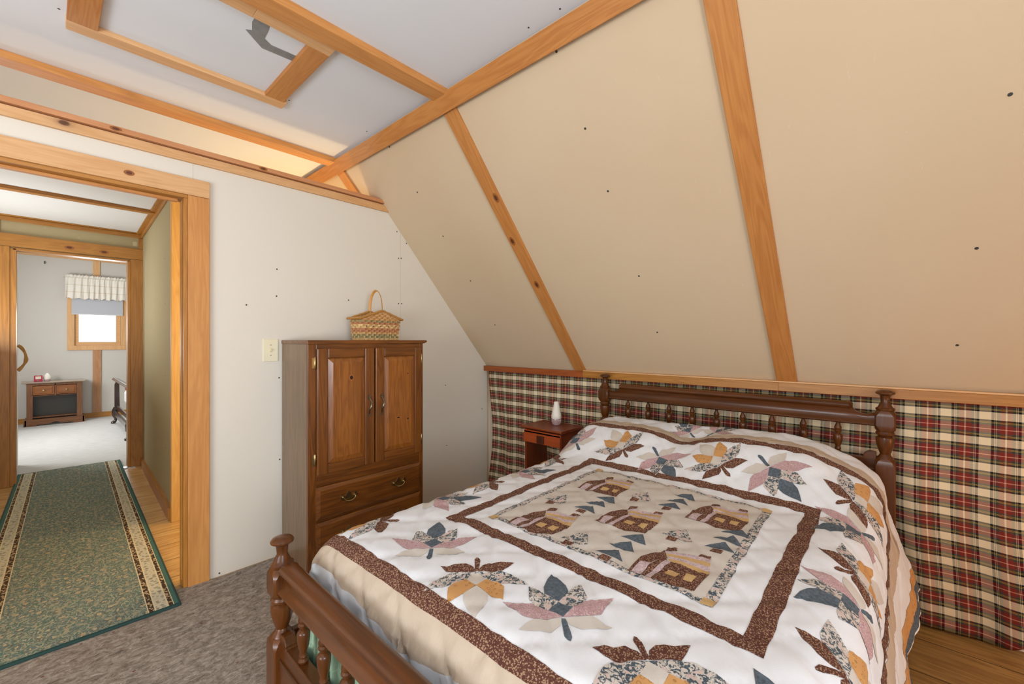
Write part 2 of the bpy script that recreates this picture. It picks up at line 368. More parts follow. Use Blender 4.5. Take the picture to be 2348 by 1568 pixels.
# far room
struct(MB().prism([(-1.05, 0), (.298, 0), (.298, 2.28), (.852, 2.28), (.852, 0), (3.1, 0), (3.1, 2.75), (-1.05, 2.75)], 'Y', 9.80, 9.88).build('wall_far', M_far))
struct(MB().box(.298, .852, 9.80, 9.88, 0, 1.178).build('wall_far', M_far))
struct(MB().box(-1.05, -.98, 5.78, 9.8, 0, 2.75).build('wall_far_left', M_far)); struct(MB().box(3.05, 3.1, 5.78, 9.8, 0, 2.75).build('wall_far_right', M_far))
struct(MB().box(-1.05, 3.1, 5.7, 9.88, 2.72, 2.76).build('ceiling', M_far))
trim(MB().box(-1.0, 3.0, 9.78, 9.80, 2.58, 2.67), pinel('X'))
trim(MB().box(.513, .598, 9.782, 9.80, 2.19, 2.58), pinel('Z')); trim(MB().box(.510, .611, 9.782, 9.80, .085, 1.117), wood('rosy_pine', '#c99a72', '#a8754c', 'Z', .5))
struct(MB().box(-1.0, 3.0, 9.782, 9.80, .004, .085).build('baseboard_far', pined('X')))
# far window
pw = pinel('Z'); pwx = pinel('X')
we = MB().box(.22, .30, 9.775, 9.80, 1.19, 2.19).box(.85, .93, 9.775, 9.80, 1.19, 2.19).box(.22, .93, 9.775, 9.80, 2.19, 2.28).box(.22, .93, 9.772, 9.80, 1.117, 1.19).build('window_1', pw, None, False, .002); struct(we)
MB().box(.300, .352, 9.81, 9.85, 1.25, 2.28).box(.792, .850, 9.81, 9.85, 1.25, 2.28).box(.300, .850, 9.81, 9.85, 1.185, 1.25).build('window_sash', pwx, we, False, .002)
kg = NT('window_glass', .02); kg.b.inputs['Transmission Weight'].default_value = 1; kg.b.inputs['IOR'].default_value = 1.02
MB().box(.352, .792, 9.828, 9.832, 1.25, 2.28).build('window_pane', kg.m, we)
# door leaf of the far room, standing open, with its bent branch handle
dl = MB().box(-.228, -.196, 5.82, 6.6, .012, 2.04).build('door_2', drywall('white_door_paint', '#e2dfd8', '#dcd8d0')); struct(dl)
pts = []
for i in range(17):
    a = i/16; pts.append((-.192+.055*abs(math.sin(PI*a))**.8, 6.42, 1.225-.255*a+.006*math.sin(a*9)))
MB().tube(pts, [.013+.003*math.sin(i*.9) for i in range(17)], 10).build('door_handle', wood('branch', '#d9a45e', '#a5702e', 'Z', .4, False), dl, True)

# ------------------------------------------------------------------ armoire
AX0, AX1, AY, AB = .932, 1.668, 2.31, 2.675
arm = empty('armoire', (1.30, 2.49, 0), 'knotty dark-stained pine armoire with two panelled doors over drawers, against the white wall', 'armoire')
aw, awx = armw('Z'), armw('X')
mb = MB().box(AX0, AX0+.02, AY+.021, AB, .0095, 1.252).box(AX1-.02, AX1, AY+.021, AB, .0095, 1.252).box(AX0+.02, AX1-.02, AB-.012, AB, .02, 1.252)
mb.box(AX0+.02, AX1-.02, AY+.02, AB-.012, .06, .08).box(AX0+.02, AX1-.02, AY+.02, AB-.012, .49, .51)
mb.build('body', wood('stained_pine_side', '#8d7152', '#634a33', 'Z', .36, True, .8, '#2a160b', .5, .3), arm, False, .002)

for x0_, x1_ in ((AX0, .975), (1.640, AX1)): MB().box(x0_, x1_, AY, AY+.021, .0095, 1.252).build('front_stile', aw, arm, False, .002)
for z0_, z1_ in ((1.222, 1.252), (.478, .548), (.286, .300), (.02, .10)): MB().box(.975, 1.640, AY+.001, AY+.019, z0_, z1_).build('front_rail', awx, arm, False, .002)
MB().prism([(AX0-.004, 1.252), (AX1+.005, 1.252), (AX1+.028, 1.260), (AX1+.03, 1.268), (AX1+.024, 1.273), (AX0-.004, 1.273)], 'Y', AY-.006, AB).build('top', awx, arm, False, .002)
brass = plain('antique_brass', '#b3a074', .28, 1); iron = plain('bronzed_iron', '#7d7260', .38, 1)
def raised_panel(mb, x0, x1, z0, z1, y, b=.028, d=.010, m=0):
    """bevelled raised panel: sunk at its edge, full height inside"""
    o = [(x0, z0), (x1, z0), (x1, z1), (x0, z1)]; i = [(x0+b, z0+b), (x1-b, z0+b), (x1-b, z1-b), (x0+b, z1-b)]
    vs = [(a, y+d, c) for a, c in o]+[(a, y, c) for a, c in i]+[(a, y+d+.006, c) for a, c in o]
    mb.add(vs, [(4, 5, 6, 7), (0, 1, 5, 4), (1, 2, 6, 5), (2, 3, 7, 6), (3, 0, 4, 7), (8, 9, 10, 11), (0, 1, 9, 8), (1, 2, 10, 9), (2, 3, 11, 10), (3, 0, 8, 11)], m)
def door(x0, x1, z0, z1, st0, st1, hx_, side):
    y = AY-.016
    mb = MB().box(x0, x0+st0, y, AY+.003, z0, z1).box(x1-st1, x1, y, AY+.003, z0, z1)
    d = mb.build('door', aw, arm, False, .005)
    MB().box(x0+st0, x1-st1, y+.001, AY+.003, z0, z0+.052).build('rail', awx, d, False, .004)
    MB().box(x0+st0, x1-st1, y+.001, AY+.003, z1-.054, z1).build('rail', awx, d, False, .004)
    mb = MB(); raised_panel(mb, x0+st0, x1-st1, z0+.052, z1-.054, y+.003)
    for kx, kz, a_, b_ in ((1.168, 1.060, .017, .019), (1.544, 1.063, .007, .010), (1.475, .791, .020, .008), (1.544, .776, .010, .013)):
        if x0 < kx < x1: knot(mb, (kx, y+.003, kz), (1, 0, 0), (0, 0, 1), (0, -1, 0), a_, b_)
    mb.build('panel', [wood('panel_pine', '#a9682a', '#6f3e14', 'Z', .34, False, 1.2, coat=.35), M_kn[0], plain('dark_knot', '#24100a', .4)], d)
    # twisted iron handle
    zc = .888; pts = []
    for i in range(13):
        a = i/12; pts.append((hx_+.006*math.sin(a*2*PI), y-.004-.020*math.sin(PI*a), zc+.046-.094*a))
    r = [.003+.0035*math.sin(PI*i/12)**2 for i in range(13)]
    hb = MB().tube(pts, r, 8)
    for zz, k in ((zc+.05, 1.25), (zc-.052, 1)):
        hb.prism([(hx_+.010*k*math.cos(a)*(1 if j % 2 else .75), zz+.012*k*math.sin(a)*(1 if j % 2 else .75)) for j, a in enumerate([q*PI/5 for q in range(10)])], 'Y', y-.005, y)
    hb.build('door_handle', iron, d, True)
    for zc2 in (1.150, .628):
        h = MB(); xx = x0-.014 if side < 0 else x1+.012
        h.box(xx-.008, xx+.003, AY-.003, AY, zc2-.028, zc2+.028); h.lathe([(.002, zc2-.034), (.0048, zc2-.03), (.0048, zc2+.03), (.002, zc2+.034)], xx+.006*(1 if side < 0 else -1), AY-.006, 10)
        h.build('hinge', brass, d, True)
    return d
door(.975, 1.311, .543, 1.228, .060, .060, 1.276, -1)
door(1.319, 1.646, .543, 1.228, .058, .050, 1.357, 1)
def bail(parent, x, z, y):
    out = [(-.052, .012), (-.046, .020), (-.036, .018), (-.030, .008), (-.020, .006), (-.014, .016), (-.008, .024), (0, .031), (.008, .024), (.014, .016), (.020, .006), (.030, .008), (.036, .018), (.046, .020), (.052, .012),
           (.046, .002), (.050, -.006), (.036, -.012), (.026, -.018), (.014, -.018), (.007, -.026), (0, -.031), (-.007, -.026), (-.014, -.018), (-.026, -.018), (-.036, -.012), (-.050, -.006), (-.046, .002)]
    mb = MB().prism([(x+a, z+b) for a, b in out], 'Y', y-.0025, y)
    for s_ in (-1, 1): mb.lathe([(.006, y-.002), (.006, y-.008), (.004, y-.014), (.004, y-.018)], x+s_*.034, z+.004, 10, 0, 'Y')
    pts = [(x+.034*math.cos(a), y-.016-.004*math.sin(-a), z+.004+.022*math.sin(a)) for a in [-PI*i/12 for i in range(13)]]
    mb.tube(pts, [.0022+.0016*math.sin(PI*i/12)**4 for i in range(13)], 8)
    mb.build('drawer_pull', brass, parent, 30)
for z0, z1 in ((.300, .478), (.106, .286)):
    y = AY-.016
    b = .012
    mb = MB(); o_ = [(.972, z0), (1.643, z0), (1.643, z1), (.972, z1)]; i_ = [(.972+b*1.6, z0+b*1.6), (1.643-b*1.6, z0+b*1.6), (1.643-b*1.6, z1-b*1.6), (.972+b*1.6, z1-b*1.6)]
    mb.add([(a, AY+.002, c) for a, c in o_]+[(a, AY-.008, c) for a, c in o_]+[(a, y, c) for a, c in i_], [(0, 1, 2, 3), (0, 1, 5, 4), (1, 2, 6, 5), (2, 3, 7, 6), (3, 0, 4, 7), (4, 5, 9, 8), (5, 6, 10, 9), (6, 7, 11, 10), (7, 4, 8, 11), (8, 9, 10, 11)])
    d = mb.build('drawer', awx, arm, False, .0015)
    for x in (1.15, 1.473): bail(d, x, (z0+z1)/2+.0, y)

# ------------------------------------------------------------------ basket on the armoire
bk = empty('basket', (1.455, 2.53, 1.273), 'woven splint basket with peaked rim and tall arched handle on top of the armoire', 'basket', math.radians(6))
cb = [plain('splint_'+n, c, .7) for n, c in (('tan', '#c4935a'), ('rust', '#b0714f'), ('green', '#8d8458'), ('cream', '#dab87f'))]
def brim(u):   # u along the perimeter 0..1 -> x, y, outward normal
    a = 2*PI*u; ca, sa = math.cos(a), math.sin(a); e = .38
    return (.150*math.copysign(abs(ca)**e, ca), .060*math.copysign(abs(sa)**e, sa))
_pt = [brim(i/720) for i in range(721)]; _pl = [0]
for i in range(720): _pl.append(_pl[-1]+math.hypot(_pt[i+1][0]-_pt[i][0], _pt[i+1][1]-_pt[i][1]))
def barc(u):
    L = u*_pl[-1]; i = 0
    lo, hi = 0, 720
    while hi-lo > 1:
        m = (lo+hi)//2
        if _pl[m] <= L: lo = m
        else: hi = m
    f_ = (L-_pl[lo])/max(1e-9, _pl[hi]-_pl[lo]); return (_pt[lo][0]+(_pt[hi][0]-_pt[lo][0])*f_, _pt[lo][1]+(_pt[hi][1]-_pt[lo][1])*f_)
def rimz(x): return .135+.052*max(0, 1-abs(x)/.155)
NB = 120
wv = MB()
rows = ['cream', 'green', 'green', 'tan', 'rust', 'rust', 'cream', 'cream', 'rust', 'green', 'tan', 'tan', 'tan', 'tan', 'tan']
ci = {'tan': 0, 'rust': 1, 'green': 2, 'cream': 3}
rh = .0125
for ri, rc in enumerate(rows):
    z0 = .002+ri*rh; flare = 1+.10*(z0/.13)-.02
    for i in range(NB):
        u0, u1 = i/NB, (i+1)/NB; q = []
        for u in (u0, u1):
            x, y = barc(u); L = math.hypot(x, y); ph = .0022*math.sin(2*PI*u*20+ri*PI)
            x2, y2 = x*flare+ph*x/L, y*flare+ph*y/L*2
            q.append((x2, y2))
        if z0 > .125 and (abs(abs(y)-.060) > .008 or z0+rh > rimz(x)+.004): continue
        (xa, ya), (xb, yb) = q; k = .955
        vs = [(xa, ya, z0), (xb, yb, z0), (xb, yb, z0+rh-.001), (xa, ya, z0+rh-.001), (xa*k, ya*k, z0), (xb*k, yb*k, z0), (xb*k, yb*k, z0+rh-.001), (xa*k, ya*k, z0+rh-.001)]
        wv.add(vs, [(0, 1, 2, 3), (4, 5, 6, 7), (0, 1, 5, 4), (3, 2, 6, 7)], ci[rc])
for i in range(40):
    u = (i+.5)/40; x, y = barc(u); L = math.hypot(x, y); top = rimz(x) if abs(abs(y)-.06) < .008 else .13
    tx, ty = (1, 0) if abs(abs(y)-.06) < .008 else (0, 1)
    for zz in range(int(top/rh)):
        if (zz+i) % 2: continue
        z0 = .002+zz*rh; fl = (1+.10*(z0/.13)-.02)*1.012
        cx_, cy_ = x*fl, y*fl*1.02
        wv.box(cx_-tx*.0035-.0015, cx_+tx*.0035+.0015, cy_-ty*.0035-.0015, cy_+ty*.0035+.0015, z0, z0+rh, 3 if zz < 4 else 0)
wv.box(-.145, .145, -.055, .055, 0, .004, 0)
for hxp in (-.118, -.066, -.012, .048, .105):   # little painted hearts on the cream band
    h = []
    for i in range(14):
        t = 2*PI*i/14; h.append((hxp+.0042*.062*16*math.sin(t)**3, .0895+.0042*.062*(13*math.cos(t)-5*math.cos(2*t)-2*math.cos(3*t)-math.cos(4*t))))
    wv.prism(h, 'Y', -.0665, -.0685, 4)
o = MB(); o.__dict__ = wv.__dict__
def local_build(mb, name, mats, parent, smooth=False):
    off = parent_world(parent); mb.v = [tuple(Vector(p)+off) for p in mb.v]
    return mb.build(name, mats, parent, smooth)
local_build(wv, 'body', cb+[plain('heart_brown', '#4a1f14', .7)], bk)
rim = MB()
for sgn in (-1, 1):
    pts = [(x_, sgn*.067, rimz(x_)+.004) for x_ in [-.165+.33*i/22 for i in range(23)]]
    rim.tube(pts, [.0075+.0012*math.sin(i*2.2) for i in range(23)], 8)
for sgn in (-1, 1): rim.tube([(sgn*.165, y_, .139) for y_ in (-.067, -.03, .0, .03, .067)], .0075, 8)
local_build(rim, 'rim', plain('rim_splint', '#b5813f', .6), bk, True)
pts = [(0.0+.0, -.066*math.cos(PI*i/20)-.0, .17+.155*math.sin(PI*i/20)**.75) for i in range(21)]
local_build(MB().tube(pts, .0085, 10, 0, .35), 'handle', plain('bent_ash', '#cf954a', .45), bk, True)

# ------------------------------------------------------------------ light switch
sw = empty('light_switch', (.877, 2.70, 1.149), 'ivory toggle light switch plate on the wall left of the armoire', 'light switch')
ivory = plain('ivory_plastic', '#ece3c4', .3)
MB().box(.836, .918, 2.694, 2.70, 1.149, 1.28).build('switch_plate', ivory, sw, False, .003)
MB().box(.871, .883, 2.6925, 2.694, 1.203, 1.227).box(.874, .880, 2.683, 2.693, 1.212, 1.222).build('toggle', plain('ivory_toggle', '#e0d4ac', .3), sw, False, .0008)
for z_ in (1.184, 1.245): MB().lathe([(.003, 2.6925), (.003, 2.6942)], .877, z_, 10, 0, 'Y').build('screw', plain('screw_brass', '#9a8a5c', .35, 1), sw)

# ------------------------------------------------------------------ duct tape on the hatch
kt = NT('duct_tape', .45); kt.put(kt.b.inputs['Base Color'], kt.ramp(kt.noise(kt.coord(), 30, 3), [(.3, '#77797a'), (.7, '#868889')]))
tp = MB().prism([(.545, 1.80), (.591, 1.80), (.606, 1.885), (.611, 1.949), (.644, 1.971), (.740, 1.965), (.745, 2.012), (.624, 2.021), (.541, 1.949), (.560, 1.934), (.546, 1.884)], 'Z', CZ-.0012, CZ-.0002).build('duct_tape', kt.m)
tag(tp, 'torn strip of grey duct tape bent round on the ceiling hatch', 'tape')

# ------------------------------------------------------------------ nightstand and diffuser
nx0, nx1, ny0, ny1 = 2.306, 2.585, 1.655, 2.015
ns = empty('nightstand', (2.44, 1.83, 0), 'small reddish mahogany nightstand with one drawer, beside the bed in front of the plaid curtain', 'nightstand')
nm, nmy, nmz = nsw('X'), nsw('Y'), nsw('Z')
MB().prism([(nx0, .650), (nx0+.004, .66), (nx1, .66), (nx1, .640), (nx0+.012, .640)], 'Y', ny0, ny1).build('top', nmy, ns, False, .003)
MB().box(nx0+.03, nx1-.005, ny0+.018, ny0+.034, 0, .640).box(nx0+.03, nx1-.005, ny1-.034, ny1-.018, 0, .640).box(nx1-.02, nx1-.005, ny0+.034, ny1-.034, .54, .640).box(nx0+.03, nx1-.005, ny0+.034, ny1-.034, .10, .115).build('body', nmz, ns, False, .002)
dr = MB().box(nx0+.020, nx0+.20, ny0+.020, ny1-.020, .548, .625).box(nx0+.012, nx0+.022, ny0+.018, ny1-.018, .546, .610).box(nx0+.020, nx0+.03, ny0+.018, ny1-.018, .612, .632).build('drawer', wood('drawer_cherry', '#b8562a', '#94401a', 'Y', .35, False, .5), ns, False, .002)
yc = (ny0+ny1)/2
MB().box(nx0-.002, nx0+.012, yc-.030, yc+.030, .552, .604).build('knob', plain('dark_knob', '#4a2413', .35), dr, False, .004)
kw = NT('white_ceramic', .45); kw.col('#e9e4d8'); kcl = NT('clear_pink_plastic', .12); kcl.col('#d9c0c2'); kcl.b.inputs['Transmission Weight'].default_value = .55
df = empty('oil_diffuser', (2.487, 1.825, .66), 'white bottle-shaped scent diffuser with a clear base on the mahogany nightstand', 'diffuser')
MB().lathe([(.024, .661), (.031, .668), (.035, .685), (.0355, .703), (.034, .708)], 2.487, 1.825).build('base', kcl.m, df, True)
MB().lathe([(.034, .707), (.0365, .712), (.036, .73), (.030, .76), (.023, .79), (.019, .812), (.0175, .825), (.013, .829), (.004, .824)], 2.487, 1.825).build('cap', kw.m, df, True)

# ------------------------------------------------------------------ bed
bed = empty('bed', (1.53, .75, 0), 'dark maple spindle bed frame with turned posts, under the patchwork quilt', 'bed')
bz, by, bx = bedw('Z'), bedw('Y'), bedw('X')
def post(cx, cy, top, foot):
    t = top
    mb = MB().lathe([(.018, t-.062), (.0155, t-.055), (.018, t-.030), (.020, t-.026), (.026, t-.023), (.034, t-.018), (.0345, t-.013), (.029, t-.006), (.016, t-.001), (.004, t)], cx, cy)
    mb.lathe([(.030, t-.096), (.034, t-.090), (.034, t-.085), (.027, t-.080), (.024, t-.074), (.018, t-.060)], cx, cy)
    a = .036; c = .013                                   # faceted block
    def oct_(r, c): return [(cx-r+c, cy-r), (cx+r-c, cy-r), (cx+r, cy-r+c), (cx+r, cy+r-c), (cx+r-c, cy+r), (cx-r+c, cy+r), (cx-r, cy+r-c), (cx-r, cy-r+c)]
    def stack(levels):
        vs = []; fs = []
        for r, c, z in levels: vs += [(x, y, z) for x, y in oct_(r, c)]
        n = len(levels)
        for j in range(n-1):
            for i in range(8): fs.append((j*8+i, j*8+(i+1) % 8, (j+1)*8+(i+1) % 8, (j+1)*8+i))
        fs.append(tuple(range(8))[::-1]); fs.append(tuple(range((n-1)*8, n*8))); mb.add(vs, fs)
    stack([(.029, .016, t-.188), (.036, .014, t-.176), (.036, .006, t-.160), (.036, .006, t-.120), (.036, .014, t-.106), (.030, .016, t-.095)])
    mb.lathe([(.022, t-.212), (.026, t-.208), (.033, t-.202), (.034, t-.196), (.030, t-.188)], cx, cy)
    mb.lathe([(.018, t-.292), (.020, t-.286), (.025, t-.272), (.031, t-.250), (.034, t-.228), (.033, t-.216), (.022, t-.208)], cx, cy)
    mb.lathe([(.034, t-.318), (.030, t-.308), (.022, t-.298), (.018, t-.290)], cx, cy)
    stack([(.030, .004, .0095 if foot else 0.0), (.035, .004, .06), (.036, .004, t-.345), (.036, .012, t-.322), (.031, .016, t-.312)])
    return mb.build('head_post' if not foot else 'foot_post', bz, bed, 35)
HX, FX, Y0, Y1 = 2.55, .51, .037, 1.463
post(HX, Y0, 1.049, 0); post(HX, Y1, 1.046, 0); post(FX, Y1, .642, 1); post(FX, Y0, .642, 1)
def cove_rail(xc, zb, name):
    """rail of cove profile with a rolled top that stops short of the posts"""
    base = [(.016, 0), (-.020, 0), (-.027, .006), (-.024, .013), (-.016, .018), (-.009, .034), (-.007, .05), (-.012, .064), (.012, .064)]
    mb = MB()
    ys = [Y0+.03, .075, .10, .125, .14, .15]+[.2+i*.1 for i in range(12)]+[1.35, 1.36, 1.375, 1.40, 1.425, Y1-.03]
    def th(y):
        d = min(y-Y0, Y1-y)
        if d < .112: return .064-.014*math.sin(PI*min(1, (d-.03)/.082))
        return .076
    vs = []; fs = []; n = len(base)
    for y in ys:
        k = th(y)/.064
        for x, z in base: vs.append((xc+x-(.010*(z/.064)**4 if k > 1.1 else 0), y, zb+(z if z < .03 else .03+(z-.03)*(th(y)-.03)/.034)))
    for j in range(len(ys)-1):
        for i in range(n): fs.append((j*n+i, j*n+(i+1) % n, (j+1)*n+(i+1) % n, (j+1)*n+i))
    fs += [tuple(range(n))[::-1], tuple(range((len(ys)-1)*n, len(ys)*n))]
    mb.add(vs, fs)
    r = mb.build(name, by, bed, 50)
    prof = []                                   # the roll, an oval rod with rounded ends
    rod = MB(); e0, e1 = (.150, 1.350) if zb > .6 else (.095, 1.405)
    for y, k in [(e0, .3), (e0+.004, .7), (e0+.012, 1), (e0+.02, .93), (e1-.02, .93), (e1-.012, 1), (e1-.004, .7), (e1, .3)]: prof.append((k, y))
    seg = 20; vs = []; fs = []
    for k, y in prof:
        for i in range(seg):
            a = 2*PI*i/seg; vs.append((xc-.006+.030*k*math.cos(a), y, zb+.087+.0190*k*math.sin(a)))
    for j in range(len(prof)-1):
        for i in range(seg): fs.append((j*seg+i, j*seg+(i+1) % seg, (j+1)*seg+(i+1) % seg, (j+1)*seg+i))
    fs += [tuple(range(seg))[::-1], tuple(range((len(prof)-1)*seg, len(prof)*seg))]
    rod.add(vs, fs); rod.build('roll', by, r, 50)
cove_rail(HX, .882, 'head_rail'); cove_rail(FX, .476, 'foot_rail')
SY = [1.295, 1.158, 1.025, .887, .753, .619, .481, .345, .207]
def spindle(xc, y, z0, z1):
    h = z1-z0; P_ = [(.009, 0), (.014, .03), (.015, .06), (.010, .10), (.013, .14), (.011, .18), (.010, .22), (.015, .32), (.018, .45), (.0185, .56), (.016, .60), (.010, .63), (.010, .66), (.015, .70), (.0155, .73), (.012, .76), (.015, .79), (.0145, .83), (.009, .92), (.006, 1.0)]
    MB().lathe([(r, z0+q*h) for r, q in P_], xc, y, 18).build('spindle', bz, bed, True)
for y in SY:
    spindle(HX, y, .735, .883); spindle(FX, y, .320, .478)
# lower rails with scooped shoulders
def low_rail(xc, z0, z1, name, t=.013):
    a, b = Y0+.03, Y1-.03; pts = [(a, z0), (b, z0), (b, z1+.028)]
    pts += [(b-.018, z1+.030)]+[(b-.018-.030*math.sin(k*PI/10), z1+.030*math.cos(k*PI/10)) for k in range(1, 6)]
    pts += [(a+.018+.030*math.sin(k*PI/10), z1+.030*math.cos(k*PI/10)) for k in range(5, 0, -1)]+[(a+.018, z1+.030), (a, z1+.028)]
    mb = MB().prism(pts, 'X', xc-t, xc+t); mb.box(xc-t-.006, xc+t, a, b, z0, z1-.045)
    mb.build(name, by, bed, False, .003)
low_rail(HX, .42, .735, 'headboard_panel', .010); low_rail(FX, .17, .320, 'footboard_panel', .018)
MB().box(FX+.03, HX-.03, Y1-.012, Y1+.012, .20, .33).build('side_rail', bx, bed, False, .003); MB().box(FX+.03, HX-.03, Y0-.012, Y0+.012, .20, .33).build('side_rail', bx, bed, False, .003)
mt = MB().box(.63, 2.48, .09, 1.41, .22, .50).build('mattress', plain('mattress_ticking', '#d9d4c8', .9), None, False, .03); tag(mt, 'pale mattress hidden beneath the patchwork quilt', 'mattress')
# pale green ruffled spread hanging between footboard and mattress
vs = []; fs = []; n = 150
for i in range(n+1):
    y = .10+1.30*i/n; x = .556+.008*math.sin(y*62)+.004*math.sin(y*131+1)
    for z in (.12, .2, .3, .40, .47): vs.append((x+(.47-z)*.03*math.sin(y*31), y, z))
for i in range(n):
    for j in range(4): fs.append((i*5+j, (i+1)*5+j, (i+1)*5+j+1, i*5+j+1))
kgn = NT('mint_cotton', .85); kgn.put(kgn.b.inputs['Base Color'], kgn.mix(kgn.ramp(kgn.vor(kgn.coord('Object', True, (1, 1, .5)), 40, 'DISTANCE_TO_EDGE'), [(0, 1.0), (.06, 0.0)]), lin('#8fae94'), lin('#a9c2a6')))
g = MB().add(vs, fs).build('bedspread', kgn.m, None, True); md = g.modifiers.new('cloth', 'SOLIDIFY'); md.thickness = .003
tag(g, 'mint green ruffled spread hanging behind the footboard spindles', 'bedspread')

# ------------------------------------------------------------------ patchwork quilt
def sm(a, b, x):
    t = min(1, max(0, (x-a)/(b-a))); return t*t*(3-2*t)
def edge(d, R, th):
    a = R*th
    if d <= 0: return d, 0.0
    if d < a: return R*math.sin(d/R), R*(1-math.cos(d/R))
    return R*math.sin(th)+(d-a)*math.cos(th), R*(1-math.cos(th))+(d-a)*math.sin(th)
def qbase(s, t):
    if t < .16: a, dy = edge(.16-t, .12, math.radians(80)); Y = .16-a
    elif t > 1.36: a, dy = edge(t-1.36, .11, math.radians(80)); Y = 1.36+a
    else: Y = t; dy = 0
    if s < .69: a, dx = edge(.69-s, .10, math.radians(88)); X = .69-a
    else: X = s; dx = 0
    z = .62+.012*math.sin(PI*min(1, max(0, (Y-.05)/1.4)))
    r = sm(1.86, 2.27, X)
    top = .155+.02*math.exp(-((Y-.45)/.22)**2)-.045*math.exp(-((Y-.82)/.12)**2)*(1-sm(2.3, 2.42, X))+.01*sm(2.3, 2.42, X)
    top -= .05*(1-sm(.08, .32, Y))+.04*sm(1.3, 1.5, Y)
    z += r*top-.14*sm(2.42, 2.54, X)-dx-dy
    if t < -.12:       # the hem fans out towards the headboard
        k = (-.12-t)/.2; Y -= k*(.002+.026*sm(1.95, 2.3, s)+.004*math.sin(s*21))
    return Vector((X, Y, max(z, .14)))
def puff(s, t):
    a, b = (s+t)/.0900, (s-t)/.0900
    q = min(abs(math.sin(a*PI/2)), abs(math.sin(b*PI/2)))
    w_ = mn.noise(Vector((s*5, t*9, .3)))*.004+mn.noise(Vector((s*16+t*9, t*34, 3)))*.0022+mn.noise(Vector((s*40, t*18+s*12, 7)))*.0010
    return (.0050*min(1, q*1.9)+w_*1.25)*(1+1.3*(1-sm(.53, .56, s)))
def qpos(s, t, off=0.0):
    h = .004; p = qbase(s, t)
    n = (qbase(s+h, t)-qbase(s-h, t)).cross(qbase(s, t+h)-qbase(s, t-h))
    if n.length < 1e-9: n = Vector((0, 0, 1))
    n.normalize()
    return p+n*(puff(s, t)+off)
QM = {}
def fabric(name): k = NT(name, .88, .2); return k
def fb(k, f): 
    wv_ = k.noise(k.coord('Object', False, (1, 1, 1)), 420, 1); k.bump(wv_, .25, .0006); QM[k.m.name] = k.m
k = fabric('q_white'); k.put(k.b.inputs['Base Color'], k.mix(k.noise(k.coord('Object', False), 6, 3), lin('#e6e8ec'), lin('#dde0e5'))); fb(k, 0)
k = fabric('q_beige'); v = k.coord('Object', False); k.put(k.b.inputs['Base Color'], k.mix(k.noise(k.coord('Object', False, (60, 300, 60)), 2, 3, .7), lin('#c6b5a2'), lin('#b8a692'))); fb(k, 0)
k = fabric('q_linen'); k.put(k.b.inputs['Base Color'], k.mix(k.noise(k.coord('Object', False), 60, 4, .7), lin('#d0cac2'), lin('#c4bcb2'))); fb(k, 0)
k = fabric('q_brown'); v = k.coord('Object', False)
d1 = k.vor(v, 240); d2 = k.noise(v, 220, 3, .7)
k.put(k.b.inputs['Base Color'], k.ramp(k.math('ADD', k.math('MULTIPLY', d1, .55), k.math('MULTIPLY', d2, .6)), [(.0, '#a98a70'), (.48, '#9f7f66'), (.545, '#5c392f'), (1, '#503029')])); fb(k, 0)
k = fabric('q_floral'); v = k.coord('Object', False)
n1 = k.noise(v, 95, 3, .6, 1.2); n2 = k.noise(v, 44, 2, .5, .6)
c = k.ramp(n1, [(.0, '#48535b'), (.47, '#4a565f'), (.52, '#c2bab0'), (.62, '#d2cbc2'), (.70, '#b7a19e')])
k.put(k.b.inputs['Base Color'], k.mix(k.math('GREATER_THAN', n2, .58), c, lin('#c8b4ac'))); fb(k, 0)
k = fabric('q_pink'); v = k.coord('Object', False)
k.put(k.b.inputs['Base Color'], k.ramp(k.math('SINE', k.math('MULTIPLY', k.noise(v, 38, 2, .5, 1.5), 60)), [(.0, '#b08c90'), (.45, '#ba999b'), (.75, '#ccb5b3')])); fb(k, 0)
k = fabric('q_lilac'); v = k.coord('Object', False)
k.put(k.b.inputs['Base Color'], k.ramp(k.noise(v, 120, 3, .7, 1), [(.35, '#a58c94'), (.6, '#cdbcbc')])); fb(k, 0)
k = fabric('q_orange'); v = k.coord('Object', False); d1 = k.vor(v, 62, rnd=.35)
rg = k.math('LESS_THAN', k.math('ABSOLUTE', k.math('SUBTRACT', d1, .27)), .05)
k.put(k.b.inputs['Base Color'], k.mix(rg, lin('#c6955f'), lin('#a67a4a'))); fb(k, 0)
k = fabric('q_tan'); v = k.coord('Object', False); k.put(k.b.inputs['Base Color'], k.mix(k.noise(v, 90, 3), lin('#c9a877'), lin('#bb9866'))); fb(k, 0)
k = fabric('q_green'); v = k.coord('Object', False); k.put(k.b.inputs['Base Color'], k.ramp(k.noise(v, 130, 3, .7), [(.35, '#48525b'), (.65, '#646f79')])); fb(k, 0)
QN = ['q_white', 'q_beige', 'q_linen', 'q_brown', 'q_floral', 'q_pink', 'q_lilac', 'q_orange', 'q_tan', 'q_green']
QI = {n[2:]: i for i, n in enumerate(QN)}
S0, S1, T0, T1, G = .390, 2.490, -.405, 1.755, .015
qv = []; qf = []; qm = []; cache = {}
NS, NTT = round((S1-S0)/G), round((T1-T0)/G)
for i in range(NS+1):
    for j in range(NTT+1): qv.append(qpos(S0+i*G, T0+j*G))
def clip(poly, ax, val, sgn):
    out = []
    for i in range(len(poly)):
        p, q = poly[i], poly[(i+1) % len(poly)]; dp, dq = (p[ax]-val)*sgn, (q[ax]-val)*sgn
        if dp >= 0: out.append(p)
        if (dp >= 0) != (dq >= 0):
            k_ = dp/(dp-dq); out.append((p[0]+(q[0]-p[0])*k_, p[1]+(q[1]-p[1])*k_))
    return out
qn = [Vector((0, 0, 0)) for _ in qv]
